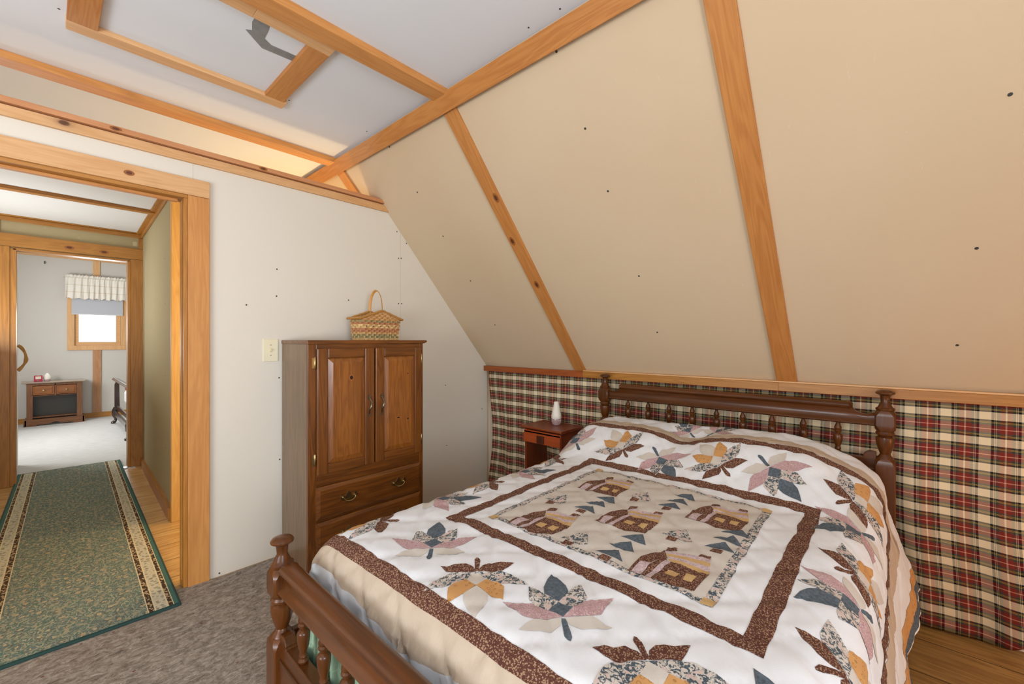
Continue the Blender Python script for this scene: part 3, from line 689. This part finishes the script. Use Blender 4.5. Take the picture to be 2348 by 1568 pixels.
for i in range(NS):
    for j in range(NTT):
        a = i*(NTT+1)+j
        for t3 in ((a, a+NTT+1, a+NTT+2), (a, a+NTT+2, a+1)):
            qf.append(t3); qm.append(0); n_ = (qv[t3[1]]-qv[t3[0]]).cross(qv[t3[2]]-qv[t3[0]])
            for q in t3: qn[q] += n_
for q in qn: q.normalize()
def bil(s, t, off, up):
    """point on the faceted quilt, lifted by off; up tells which of the cell's two triangles"""
    i, j = CI; a, b = (s-S0)/G-i, (t-T0)/G-j
    A = i*(NTT+1)+j; B = A+NTT+1; D = A+1; E_ = B+1
    if up: w3 = ((A, 1-b), (E_, a), (D, b-a))
    else: w3 = ((A, 1-a), (B, a-b), (E_, b))
    p = Vector((0, 0, 0)); n = Vector((0, 0, 0))
    for q, w_ in w3: p += qv[q]*w_; n += qn[q]*w_
    n.normalize(); return p+n*off
pidx = {}
def patch(poly, mat, lvl=1):
    """a patch of cloth sewn on: outline in quilt coordinates, follows every fold of the quilt"""
    off = .0002+.0009*lvl; m = QI[mat]; lo = (min(p[0] for p in poly), min(p[1] for p in poly)); hi = (max(p[0] for p in poly), max(p[1] for p in poly))
    i0, i1 = int((lo[0]-S0)/G), int((hi[0]-S0)/G); j0, j1 = int((lo[1]-T0)/G), int((hi[1]-T0)/G)
    base = {}
    global CI
    def vid(s, t, up):
        key = (round(s, 5), round(t, 5))
        if key not in base: base[key] = len(qv2); qv2.append(bil(s, t, off, up))
        return base[key]
    def diag(poly, i, j, sgn):
        f_ = lambda p: ((p[0]-S0)/G-i-((p[1]-T0)/G-j))*sgn
        out = []
        for q in range(len(poly)):
            a, b = poly[q], poly[(q+1) % len(poly)]; da, db = f_(a), f_(b)
            if da >= 0: out.append(a)
            if (da >= 0) != (db >= 0):
                k_ = da/(da-db); out.append((a[0]+(b[0]-a[0])*k_, a[1]+(b[1]-a[1])*k_))
        return out
    for i in range(max(0, i0), min(NS-1, i1)+1):
        strip = clip(clip(poly, 0, S0+i*G, 1), 0, S0+(i+1)*G, -1)
        if len(strip) < 3: continue
        for j in range(max(0, j0), min(NTT-1, j1)+1):
            c_ = clip(clip(strip, 1, T0+j*G, 1), 1, T0+(j+1)*G, -1)
            if len(c_) < 3: continue
            CI = (i, j)
            for up, sg in ((False, 1), (True, -1)):
                ids = []
                for p in diag(c_, i, j, sg):
                    k_ = vid(p[0], p[1], up)
                    if k_ not in ids: ids.append(k_)
                if len(ids) >= 3: qf2.append(ids); qm2.append(m)
qv2 = []; qf2 = []; qm2 = []
def wav(a, b, n=24, amp=.0025, seed=0):
    out = []
    for i in range(n+1):
        f_ = i/n; q = (a[0]+(b[0]-a[0])*f_, a[1]+(b[1]-a[1])*f_); L = math.hypot(b[0]-a[0], b[1]-a[1]); nx, ny = -(b[1]-a[1])/L, (b[0]-a[0])/L
        o_ = mn.noise(Vector((q[0]*14+seed, q[1]*14, seed)))*amp*2 if 0 < i < n else 0
        out.append((q[0]+nx*o_, q[1]+ny*o_))
    return out
def band(a, b, w0, w1, mat, seed=1, amp=.003, lvl=1):
    """a sewn strip from a to b reaching w0 to the left and w1 to the right of the line"""
    L = math.hypot(b[0]-a[0], b[1]-a[1]); nx, ny = -(b[1]-a[1])/L, (b[0]-a[0])/L
    A = wav((a[0]+nx*w0, a[1]+ny*w0), (b[0]+nx*w0, b[1]+ny*w0), 40, amp, seed); B = wav((a[0]-nx*w1, a[1]-ny*w1), (b[0]-nx*w1, b[1]-ny*w1), 40, amp, seed+5)
    for i in range(40): patch([A[i], A[i+1], B[i+1], B[i]], mat, lvl)
# outer borders
band((.64, -.12), (.64, 1.66), .022, .022, 'brown', 2, .002)
def blow(t):
    P_ = [(-.3, .530), (.5, .545), (.70, .545), (.88, .515), (1.0, .534), (1.2, .552), (1.46, .566), (1.8, .56)]
    for (a, x), (b, y) in zip(P_, P_[1:]):
        if t <= b: return x+(y-x)*(t-a)/(b-a)+.004*math.sin(t*40)
    return .56
for i in range(100):
    ta, tb = -.26+i*.0201, -.26+(i+1)*.0201
    patch([(.624, ta), (.624, tb), (blow(tb), tb), (blow(ta), ta)], 'beige', .5)
band((2.212, -.12), (2.212, 1.66), .020, .020, 'brown', 4, .002); band((2.270, -.20), (2.270, 1.75), .036, .036, 'beige', 5, .001)
band((.66, -.100), (2.19, -.100), .018, .018, 'brown', 6, .001); band((.60, -.16), (2.30, -.16), .038, .038, 'beige', 7, .001)
band((.60, 1.60), (2.30, 1.60), .02, .02, 'brown', 8, .001)
band((.40, -.345), (2.48, -.345), .024, .024, 'orange', 9, .001); band((.40, -.378), (2.48, -.388), .019, .012, 'green', 10, .001)
# inner border, slightly wavy, mitred
o4 = [(.972, .198), (.972, 1.208), (1.942, 1.212), (1.942, .205)]; i4 = [(1.020, .247), (1.018, 1.160), (1.894, 1.165), (1.894, .252)]
for q in range(4):
    a, b, c_, d_ = o4[q], o4[(q+1) % 4], i4[(q+1) % 4], i4[q]
    A = wav(a, b, 44, .0035, 11+q); B = wav(d_, c_, 44, .0035, 21+q)
    for i in range(44): patch([A[i], A[i+1], B[i+1], B[i]], 'brown')
# centre panel
PO = [(1.072, .325), (1.072, 1.092), (1.838, 1.096), (1.838, .345)]; PI_ = [(1.094, .352), (1.094, 1.068), (1.816, 1.072), (1.816, .372)]
patch(PI_, 'linen')
for q in range(4):
    a, b, c_, d_ = PO[q], PO[(q+1) % 4], PI_[(q+1) % 4], PI_[q]
    A = wav(a, b, 36, .003, 31+q); B = wav(d_, c_, 36, .002, 41+q)
    for i in range(36): patch([A[i], A[i+1], B[i+1], B[i]], 'floral')
for q, (sx, sy) in zip(PO, ((1, 1), (1, -1), (-1, -1), (-1, 1))): patch([q, (q[0]+sx*.030, q[1]), (q[0]+sx*.03, q[1]+sy*.03), (q[0], q[1]+sy*.030)], 'tan', 2)
# houses, trees and little cottages
def tr(poly, ds, dt, k_=1.0, o_=(1.25, .51)): return [(o_[0]+ds+(s-o_[0])*k_, o_[1]+dt+(t-o_[1])*k_) for s, t in poly]
HOUSE = [([(1.084, .553), (1.175, .556), (1.262, .520), (1.225, .497), (1.1658, .5195), (1.0885, .535)], 'brown', 2), ([(1.0866, .542), (1.1486, .545), (1.1592, .518), (1.0858, .515)], 'lilac', 3),
         ([(1.0858, .515), (1.1592, .518), (1.222, .500), (1.210, .490), (1.0879, .4975)], 'brown', 2), ([(1.0843, .5014), (1.2067, .4946), (1.2101, .4808), (1.0851, .4855)], 'lilac', 3),
         ([(1.0851, .487), (1.210, .481), (1.2083, .3753), (1.110, .3812), (1.086, .431)], 'brown', 2), ([(1.133, .469), (1.162, .469), (1.165, .439), (1.131, .439)], 'tan', 3), ([(1.142, .4224), (1.172, .4227), (1.175, .3966), (1.141, .3982)], 'tan', 3),
         ([(1.2596, .518), (1.286, .520), (1.305, .498), (1.279, .489)], 'brown', 2), ([(1.288, .431), (1.308, .429), (1.316, .403), (1.290, .399)], 'brown', 2)]
def lerp(p, q, f_): return (p[0]+(q[0]-p[0])*f_, p[1]+(q[1]-p[1])*f_)
RT0, RT1, RB0, RB1 = (1.2596, .5163), (1.299, .400), (1.2083, .484), (1.2083, .3753)
for i, c_ in enumerate(('lilac', 'tan', 'lilac', 'tan')):
    HOUSE.append(([lerp(RT0, RB0, i/4), lerp(RT1, RB1, i/4), lerp(RT1, RB1, (i+1)/4), lerp(RT0, RB0, (i+1)/4)], c_, 2))
for ds, dt in ((0, 0), (-.004, .450), (.213, .232), (.458, .468), (.452, .008)):
    for pl, c_, l_ in HOUSE: patch(tr(pl, ds, dt, 1 if ds else 1), c_, l_)
TREE = [([(1.107, .668), (1.172, .626), (1.118, .585)], 'green', 2), ([(1.1806, .6655), (1.243, .6205), (1.184, .581)], 'green', 2), ([(1.252, .661), (1.310, .612), (1.250, .575)], 'green', 2), ([(1.078, .644), (1.106, .643), (1.109, .614), (1.082, .614)], 'brown', 2)]
for ds, dt in ((0, 0), (.242, .238), (.479, .013), (.264, -.228)):
    for pl, c_, l_ in TREE: patch(tr(pl, ds, dt), c_, l_)
COT = [([(1.112, .800), (1.204, .755), (1.128, .708), (1.106, .722), (1.118, .757)], 'floral', 2), ([(1.079, .774), (1.112, .778), (1.116, .748), (1.088, .748)], 'brown', 2)]
for ds, dt in ((0, 0), (.234, .246), (.483, .013), (.247, -.230)):
    for pl, c_, l_ in COT: patch(tr(pl, ds, dt), c_, l_)
# maple leaves: one outline, laid round the border
LEAF = dict(
 top=[(.063, 0), (.098, .031), (.126, .029), (.155, .017), (.187, 0), (.155, -.017), (.126, -.029), (.098, -.031)],
 up=[(.061, 0), (.032, .029), (.048, .056), (.068, .072), (.126, .068), (.114, .047), (.098, .031)],
 side=[(0, 0), (.032, .029), (.057, .064), (.066, .137), (.034, .112), (.010, .092), (-.002, .068)],
 low=[(-.003, .002), (-.003, .068), (-.017, .086), (-.038, .104), (-.043, .070), (-.044, .032), (-.028, .012)],
 center=[(0, 0), (.031, .029), (.062, 0), (.031, -.029)],
 stem=[(-.004, .005), (-.060, .0075), (-.072, .002), (-.074, -.004), (-.064, -.009), (-.006, -.006)])
GC = dict(top='green', up='floral', side='pink', low='linen', center='green', stem='green')
OC = dict(top='linen', up='orange', side='floral', low='brown', center='linen', stem='brown')
def leaf(s, t, ang, cols, k_=1.0):
    ca, sa = math.cos(math.radians(ang)), math.sin(math.radians(ang))
    for nme, pl in LEAF.items():
        for mir in ((1, -1) if nme in ('up', 'side', 'low') else (1,)):
            P_ = [(s+k_*(x*ca-y*mir*sa), t+k_*(x*sa+y*mir*ca)) for x, y in pl]
            patch(P_, cols[nme], 1)
for s, t, a, c_ in [(.797, 1.058, 45, GC), (.793, .850, 225, OC), (.797, .566, 45, GC), (.805, .365, 225, OC), (.80, .075, 45, GC),
                    (.798, 1.370, 135, OC), (1.066, 1.386, -45, GC), (1.350, 1.370, 135, OC), (1.565, 1.375, -45, GC), (1.850, 1.375, 135, OC), (2.037, 1.352, 45, GC),
                    (2.047, 1.069, 45, OC), (2.055, .876, 225, GC), (2.050, .5885, 45, OC), (2.082, .401, 225, GC),
                    (2.050, .118, -45, OC), (1.900, .085, 135, GC), (1.565, .080, -45, OC), (1.395, .060, 135, GC), (1.083, .068, -45, OC)]:
    leaf(s, t, a, c_)
# the pillow-sham side of the quilt beyond the beige band
leaf(2.352, .828, 45, GC, .7); leaf(2.352, .702, -45, GC, .7)
for t in (.28, .50, .72, .90): leaf(.455, t, 200 if int(t*10) % 2 else 160, GC, .75)
me = bpy.data.meshes.new('quilt'); me.from_pydata(qv+qv2, [], qf+[tuple(len(qv)+i for i in q) for q in qf2])
for n_ in QN: me.materials.append(QM[n_])
for p, i in zip(me.polygons, qm+qm2): p.material_index = i; p.use_smooth = True
quilt = bpy.data.objects.new('quilt', me); C.objects.link(quilt)
tag(quilt, 'white patchwork quilt with maple leaves, brown borders and little houses spread over the bed', 'quilt')

# ------------------------------------------------------------------ plaid curtain over the knee wall
kp = NT('plaid_cotton', .9, .2); uv = kp.n('ShaderNodeTexCoord').outputs['UV']; sp = kp.n('ShaderNodeSeparateXYZ', i_0=uv)
def sett(sock, per, stops): 
    f_ = kp.math('FRACT', kp.math('DIVIDE', sock, per)); f_ = kp.math('ABSOLUTE', kp.math('MULTIPLY_ADD', f_, 2.0, -1.0))
    return kp.ramp(f_, stops, 'CONSTANT')
CR, BK, NV, YL, GR, RD, PK = '#e4d6b8', '#0d0d10', '#16181f', '#b5a152', '#333b35', '#7a1218', '#dd9c82'
weft = sett(sp.outputs[1], .107, [(0, CR), (.29, BK), (.44, YL), (.475, BK), (.515, YL), (.55, GR), (.71, RD), (.965, PK)])
warp = sett(sp.outputs[0], .118, [(0, CR), (.29, '#2a2b31'), (.44, CR), (.475, '#2a2b31'), (.515, CR), (.55, '#5e6156'), (.70, '#9c5644'), (.955, '#ecd8c0')])
cc = kp.mix(.67, warp, weft); cc = kp.mix(.26, cc, kp.mix(1.0, kp.mix(1.0, warp, weft, 'MULTIPLY'), (1.25, 1.25, 1.25, 1), 'MULTIPLY')); kp.put(kp.b.inputs['Base Color'], cc); kp.b.inputs['Subsurface Weight'].default_value = 0
kp.bump(kp.noise(kp.coord('Object', False), 400, 1), .2, .0006)
vs = []; fs = []; uvs = []
nA, nB = 260, 34; ya, yb = -.402, 2.668
for i in range(nA+1):
    y = ya+(yb-ya)*i/nA
    for j in range(nB+1):
        f_ = j/nB; hem = .020+.05*math.exp(-((y-ya)/.06)**2)+.012*math.sin(y*7)
        z = 1.012-(1.012-hem)*f_
        amp = .003+.014*f_**1.4
        x = 2.630-.006*f_+amp*math.sin(y*19+2.2*math.sin(y*3.1)+f_*1.1)+.006*f_*math.sin(y*43+1)
        if j == nB: x += .006
        yy = y+(.012*math.sin(f_*5)*f_ if y < 2.2 else -.05*math.sin(PI*f_*.9)**2*sm(2.3, 2.66, y))
        vs.append((x, yy, z)); uvs.append((-y*1.03+.012, 1.012-z+.006*math.sin(y*6)*f_*f_))
for i in range(nA):
    for j in range(nB):
        a = i*(nB+1)+j; fs.append((a, a+nB+1, a+nB+2, a+1))
me = bpy.data.meshes.new('plaid_curtain'); me.from_pydata(vs, [], fs); ul = me.uv_layers.new(name='UVMap')
for lp in me.loops: ul.data[lp.index].uv = uvs[lp.vertex_index]
me.materials.append(kp.m)
for p in me.polygons: p.use_smooth = True
cu = bpy.data.objects.new('plaid_curtain', me); C.objects.link(cu)
md = cu.modifiers.new('cloth', 'SOLIDIFY'); md.thickness = .002; md.offset = 1
tag(cu, 'red, black and cream plaid curtain hung from the low rail behind the headboard', 'curtain')

# ------------------------------------------------------------------ carpet pad and hall runner
kc = NT('felt_pad', .95, .1); v = kc.coord('Object', False, (1, 1, 1)); v2 = kc.coord('Object', False, (3, 5, 1))
n1 = kc.noise(v2, 9, 5, .75, .8); c = kc.ramp(n1, [(.30, '#5f564d'), (.5, '#90857a'), (.70, '#b5aca2')])
c = kc.mix(kc.ramp(kc.noise(kc.coord('Object', False, (5, 16, 5)), 7, 4, .7, 1.5), [(.60, 0.0), (.67, .8)]), c, lin('#cfc7bc'))
c = kc.mix(kc.ramp(kc.vor(v, 13), [(.05, .8), (.085, 0.0)]), c, lin('#6d2a26'))
c = kc.mix(kc.ramp(kc.vor(kc.coord('Object', False, (1, 1.3, 1)), 21), [(.04, .8), (.08, 0.0)]), c, lin('#3f4a50'))
kc.put(kc.b.inputs['Base Color'], c); kc.bump(kc.noise(v, 60, 4, .7), .6, .006)
pad = MB().prism([(-2.3, -1.7), (1.75, -1.7), (1.75, 2.64), (.93, 2.675), (.575, 2.672), (.40, 2.71), (-.45, 2.71), (-.58, 2.66), (-2.3, 2.66)], 'Z', .0, .009).build('carpet_pad', kc.m)
tag(pad, 'flecked grey-brown felt carpet pad covering the bedroom floor', 'carpet pad')
kr = NT('runner_pile', .95, .1); v = kr.coord('Object', False); sp = kr.n('ShaderNodeSeparateXYZ', i_0=v); ax_ = kr.math('ABSOLUTE', sp.outputs[0])
vv = kr.coord('Object', False, (1, .8, 1))
def motif(sc_, ):
    d = kr.vor(vv, sc_, rnd=.75); nz = kr.noise(vv, sc_*2.5, 3, .6, .8)
    return kr.math('ADD', d, kr.math('MULTIPLY', kr.math('SUBTRACT', nz, .5), .75))
m1 = motif(23); m2 = motif(42)
fld = kr.ramp(m1, [(0, '#b39a78'), (.10, '#b8ae8e'), (.20, '#5d5748'), (.25, '#687c78'), (.33, '#5f716e'), (.44, '#a8a690'), (.50, '#6c7c70'), (.58, '#56736b'), (.70, '#b0ab92'), (.78, '#627a70')], 'CONSTANT')
fld = kr.mix(kr.math('GREATER_THAN', m2, .66), fld, lin('#a09a80'))
fld = kr.mix(kr.math('LESS_THAN', m2, .16), fld, lin('#665c4c'))
fld = kr.mix(kr.ramp(kr.noise(vv, 120, 3, .7), [(.5, 0.0), (.6, .45)]), fld, lin('#8f9484'))
crm = kr.ramp(m2, [(0, '#7f7b66'), (.14, '#ad9d78'), (.24, '#93998a'), (.36, '#c9c2aa'), (.7, '#beb8a2'), (.82, '#a39b82')], 'CONSTANT')
dkb = kr.ramp(kr.vor(v, 70), [(0, '#c0a982'), (.34, '#b39c78'), (.42, '#4a3c30')], 'CONSTANT')
HW = .345
def between(a, b): return kr.math('MULTIPLY', kr.math('GREATER_THAN', ax_, a), kr.math('LESS_THAN', ax_, b))
c = fld
for a, b, cl in ((.232, .236, lin('#d6cba8')), (.236, .256, dkb), (.256, .262, lin('#d6cba8')), (.262, .302, crm), (.302, .308, lin('#d6cba8')), (.308, .324, dkb), (.324, .327, lin('#d6cba8')), (.327, .40, lin('#4a6d63'))):
    c = kr.mix(between(a, b), c, cl)
endm = kr.math('GREATER_THAN', kr.math('ABSOLUTE', sp.outputs[1]), 1.752); c = kr.mix(endm, c, lin('#2c4a48'))
kr.put(kr.b.inputs['Base Color'], c); kr.bump(kr.noise(v, 300, 2), .5, .003)
run = empty('runner_rug', (.125, 4.30, .009), 'long teal floral runner rug with cream border stripes through the doorway', 'rug', math.radians(-1.42))
MB().box(.125-HW, .125+HW, 4.30-1.765, 4.30+1.765, .0095, .0185).build('pile', kr.m, run)
kb_ = plain('runner_binding', '#23433f', .9)
for sx in (-1, 1): MB().tube([(.125+sx*(HW+.002), 4.30-1.765+i*.3530, .0145) for i in range(11)], .0055, 8).build('binding', kb_, run, True)
MB().tube([(.125-HW, 4.30-1.767, .0145), (.125+HW, 4.30-1.767, .0145)], .0055, 8).build('binding', kb_, run, True)

# ------------------------------------------------------------------ far bedroom: console, clock, diffuser, bed, window dressing
cw, cwx = wood('console_oak', '#8a5a34', '#5a3418', 'Z', .4, False, .6), wood('console_oak', '#8a5a34', '#5a3418', 'X', .4, False, .6)
c0, c1, cy0, cy1 = -.20, .378, 9.44, 9.76
con = empty('console_cabinet', (.09, 9.6, .004), 'low wooden console cabinet with two drawers over an open shelf, seen through both doorways', 'cabinet')
MB().box(c0+.03, c1-.03, cy0+.14, cy0+.15, .13, .455).build('shade_panel', plain('shelf_shade', '#2e2a22', .3), con)  # dark sheet added partway into the shelf, its colour stands in for shade
ctop = MB().prism([(c0-.045, .636), (c1+.025, .636), (c1+.035, .655), (c0-.055, .655)], 'Y', cy0-.03, cy1).build('top', wood('console_top', '#b5a591', '#8a7560', 'X', .25, False, .6), con, False, .004)
MB().box(c0, c0+.02, cy0+.01, cy1, .05, .636).box(c1-.02, c1, cy0+.01, cy1, .05, .636).box(c0, c1, cy1-.02, cy1, .05, .636).box(c0, c1, cy0+.02, cy1, .12, .135).box(c0, c1, cy0+.02, cy1, .44, .455).box(c0-.0, c0+.062, cy0, cy0+.02, .05, .636).box(c1-.062, c1, cy0, cy0+.02, .05, .636).box(c0+.06, c1-.06, cy0+.002, cy0+.02, .60, .636).box(.078, .098, cy0+.002, cy0+.02, .44, .62).build('body', cw, con, False, .002)
pts = [(c0-.03, .004), (c0+.09, .004)]+[(c0+.09+(c1-c0-.18)*i/20, .004+.030*math.sin(PI*i/20)**.5+.012*math.cos(i/20*4*PI)*math.sin(PI*i/20)) for i in range(1, 20)]+[(c1-.09, .004), (c1+.03, .004), (c1+.03, .085), (c1+.01, .105), (c0-.01, .105), (c0-.03, .085)]
MB().prism(pts, 'Y', cy0-.02, cy0+.005).box(c0-.02, c0+.0, cy0-.02, cy1, .01, .10).box(c1, c1+.02, cy0-.02, cy1, .01, .10).build('plinth', cwx, con, False, .002)
for a, b in ((c0+.065, .076), (.10, c1-.065)):
    d = MB(); d.box(a, b, cy0-.006, cy0+.01, .462, .594); raised_panel(d, a+.012, b-.012, .474, .582, cy0-.014, .012, .006); d = d.build('drawer', wood('console_drawer', '#9c5f2c', '#6e3c16', 'X', .35, False, .6), con, False, .001)
    MB().lathe([(.008, cy0-.014), (.006, cy0-.022), (.013, cy0-.030), (.011, cy0-.036), (.003, cy0-.038)], (a+b)/2, .528, 14, 0, 'Y').build('knob', brass, d, True)
rd = plain('red_plastic', '#a81438', .35)
ck = empty('alarm_clock', (-.085, 9.52, .655), 'small red alarm clock with a pale square face on the console cabinet', 'clock')
MB().box(-.128, -.040, 9.50, 9.54, .657, .745).box(-.118, -.10, 9.51, 9.53, .745, .750).box(-.068, -.05, 9.51, 9.53, .745, .750).build('case', rd, ck, False, .006)
MB().box(-.112, -.056, 9.497, 9.50, .695, .735).build('dial', plain('pale_dial', '#d8cdb8', .5), ck, False, .001); MB().box(-.100, -.074, 9.496, 9.50, .668, .682).build('button', plain('grey_button', '#7a7070', .4), ck, False, .001)
d2 = empty('oil_diffuser', (.005, 9.56, .655), 'white teardrop scent diffuser beside the red alarm clock', 'diffuser')
MB().lathe([(.026, .656), (.034, .664), (.036, .680)], .005, 9.56).build('base', kcl.m, d2, True)
MB().lathe([(.036, .682), (.040, .695), (.038, .72), (.030, .745), (.018, .765), (.010, .778), (.003, .780)], .005, 9.56).build('cap', kw.m, d2, True)
# roller shade and valance
kv = NT('valance_cotton', .9); kv.put(kv.b.inputs['Base Color'], kv.mix(kv.math('GREATER_THAN', kv.math('SINE', kv.math('MULTIPLY', kv.n('ShaderNodeSeparateXYZ', i_0=kv.coord('Object', False)).outputs[2], 55.0)), .93), lin('#e6dfd4'), lin('#d9ccba')))
kv.b.inputs['Transmission Weight'].default_value = 0
shd = empty('roller_shade', (.57, 9.75, 1.69), 'pale grey roller shade half drawn over the far window', 'window shade')
MB().box(.269, .874, 9.752, 9.756, 1.705, 2.22).build('shade_cloth', plain('shade_cloth', '#b9bac0', .8), shd)
MB().box(.269, .874, 9.749, 9.760, 1.692, 1.710).box(.53, .62, 9.744, 9.75, 1.704, 1.716).build('bottom_bar', plain('shade_bar', '#c9cace', .6), shd, False, .003)
MB().lathe([(.018, .26), (.018, .885)], 9.757, 2.225, 12, 0, 'X').build('roller', plain('roller_white', '#d9d6d0', .6), shd) if False else None
val = empty('window_valance', (.57, 9.71, 2.25), 'ruffled cream cotton valance gathered on a rod over the far window', 'valance')
vs = []; fs = []; n = 200
for i in range(n+1):
    x = .197+.76*i/n; ph = x*85+1.5*math.sin(x*11)
    for j, z in enumerate((2.326, 2.305, 2.29, 2.27, 2.20, 2.10, 2.02, 1.965, 1.944)):
        g_ = (.6, .5, .15, .3, .7, .9, 1, 1, 1)[j]
        zz = z+(.006*math.sin(ph*2) if j in (0,) else 0)+(.012*math.sin(ph*.7) if j == 8 else 0)-.02*(x-.197)*0
        vs.append((x, 9.715+.014*g_*math.sin(ph)+.004*math.sin(ph*2.3+j), zz))
for i in range(n):
    for j in range(8): fs.append((i*9+j, (i+1)*9+j, (i+1)*9+j+1, i*9+j+1))
mb = MB().add(vs, fs); cl = mb.build('valance_cloth', kv.m, val, True); md = cl.modifiers.new('cloth', 'SOLIDIFY'); md.thickness = .002
MB().tube([(.185, 9.80, 2.285), (.185, 9.725, 2.285), (.20, 9.715, 2.285), (.94, 9.715, 2.285), (.96, 9.725, 2.285), (.96, 9.80, 2.285)], .006, 8).build('curtain_rod', plain('rod_white', '#cfcac0', .4), val, True)
hk = tag(MB().tube([(-.02, 9.80, 2.50), (-.02, 9.785, 2.50), (-.02, 9.78, 2.475), (-.02, 9.77, 2.465), (-.02, 9.765, 2.48)], .006, 8).build('wall_hook', M_dark, None, True), 'small dark hook high on the far bedroom wall', 'hook')
# the far bed, only its foot end shows past the casing
fb_ = empty('low_bed', (1.55, 8.05, .004), 'dark wooden bed with clawed feet and slatted footboard in the far bedroom', 'bed')
dk = wood('dark_walnut', '#3c2418', '#22130c', 'Z', .3, False, .6, coat=.5); dky = wood('dark_walnut', '#3c2418', '#22130c', 'Y', .3, False, .6, coat=.5)
for y in (7.22, 8.86):
    mb = MB().prism([(.70, .18), (.70, .60), (.72, .66), (.75, .66), (.755, .30), (.76, .18)], 'Y', y-.03, y+.03)
    mb.tube([(.725, y, .24), (.700, y, .19), (.695, y, .13), (.715, y, .08), (.708, y, .045), (.690, y, .025)], [.040, .036, .027, .020, .020, .026], 12); mb.lathe([(.020, .004), (.028, .010), (.026, .03), (.012, .045)], .685, y, 12)
    mb.build('leg', dk, fb_, 40)
MB().prism([(.668, .675), (.70, .655), (.75, .655), (.745, .69), (.69, .705)], 'Y', 7.18, 8.90).build('top_rail', dky, fb_, False, .004)
MB().box(.715, .735, 7.24, 8.84, .23, .29).build('lower_rail', dky, fb_, False, .003); MB().box(.690, .72, 7.24, 8.84, .13, .20).build('lower_rail', dky, fb_, False, .003)
for y, z in [(7.19, .2)]: MB().box(.76, 2.6, y-.0, y+.03, .20, .30).build('side_rail', dky, fb_, False, .003)
MB().box(.80, 2.6, 7.28, 8.80, .31, .51).build('mattress', plain('white_mattress', '#dcdad6', .9), fb_, False, .04)
ks = NT('star_cloth', .9); ks.put(ks.b.inputs['Base Color'], ks.mix(ks.ramp(ks.vor(ks.coord('Object', False), 9, rnd=.5), [(.17, 1.0), (.20, 0.0)]), lin('#1c1a1c'), lin('#d8cfba')))
def blanket(name, y0, y1, z0, z1, x0, m, lab):
    vs = []; fs = []; n = 24
    for i in range(n+1):
        y = y0+(y1-y0)*i/n
        for j, (x, z) in enumerate(((1.6, z1+.02), (x0+.1, z1+.02), (x0+.02, z1), (x0, z1-.05), (x0-.012, (z0+z1)/2), (x0-.01, z0))): vs.append((x+.008*math.sin(i*1.3+j), y, z))
    for i in range(n):
        for j in range(5): fs.append((i*6+j, (i+1)*6+j, (i+1)*6+j+1, i*6+j+1))
    o_ = MB().add(vs, fs).build(name, m, None, True); q = o_.modifiers.new('cloth', 'SOLIDIFY'); q.thickness = .006; tag(o_, lab, 'blanket')
blanket('star_blanket', 7.26, 7.95, .30, .535, .764, ks.m, 'black blanket with cream stars hanging over the edge of the far bed')
rb = MB().box(.80, 1.5, 8.0, 8.7, .515, .57).build('red_blanket', plain('rust_red_wool', '#8c3a26', .9), None, False, .02); tag(rb, 'rust red folded blanket on top of the far bed', 'blanket')
vs = MB(); 
for i in range(1): vs.lathe([(.03, .605), (.20, .62), (.27, .68), (.26, .75), (.18, .80), (.04, .815)], 1.02, 7.6, 24)
pl = vs.build('pillow', plain('white_pillowcase', '#d9dcea', .85), None, True); tag(pl, 'plump white pillow resting on the far bed', 'pillow')
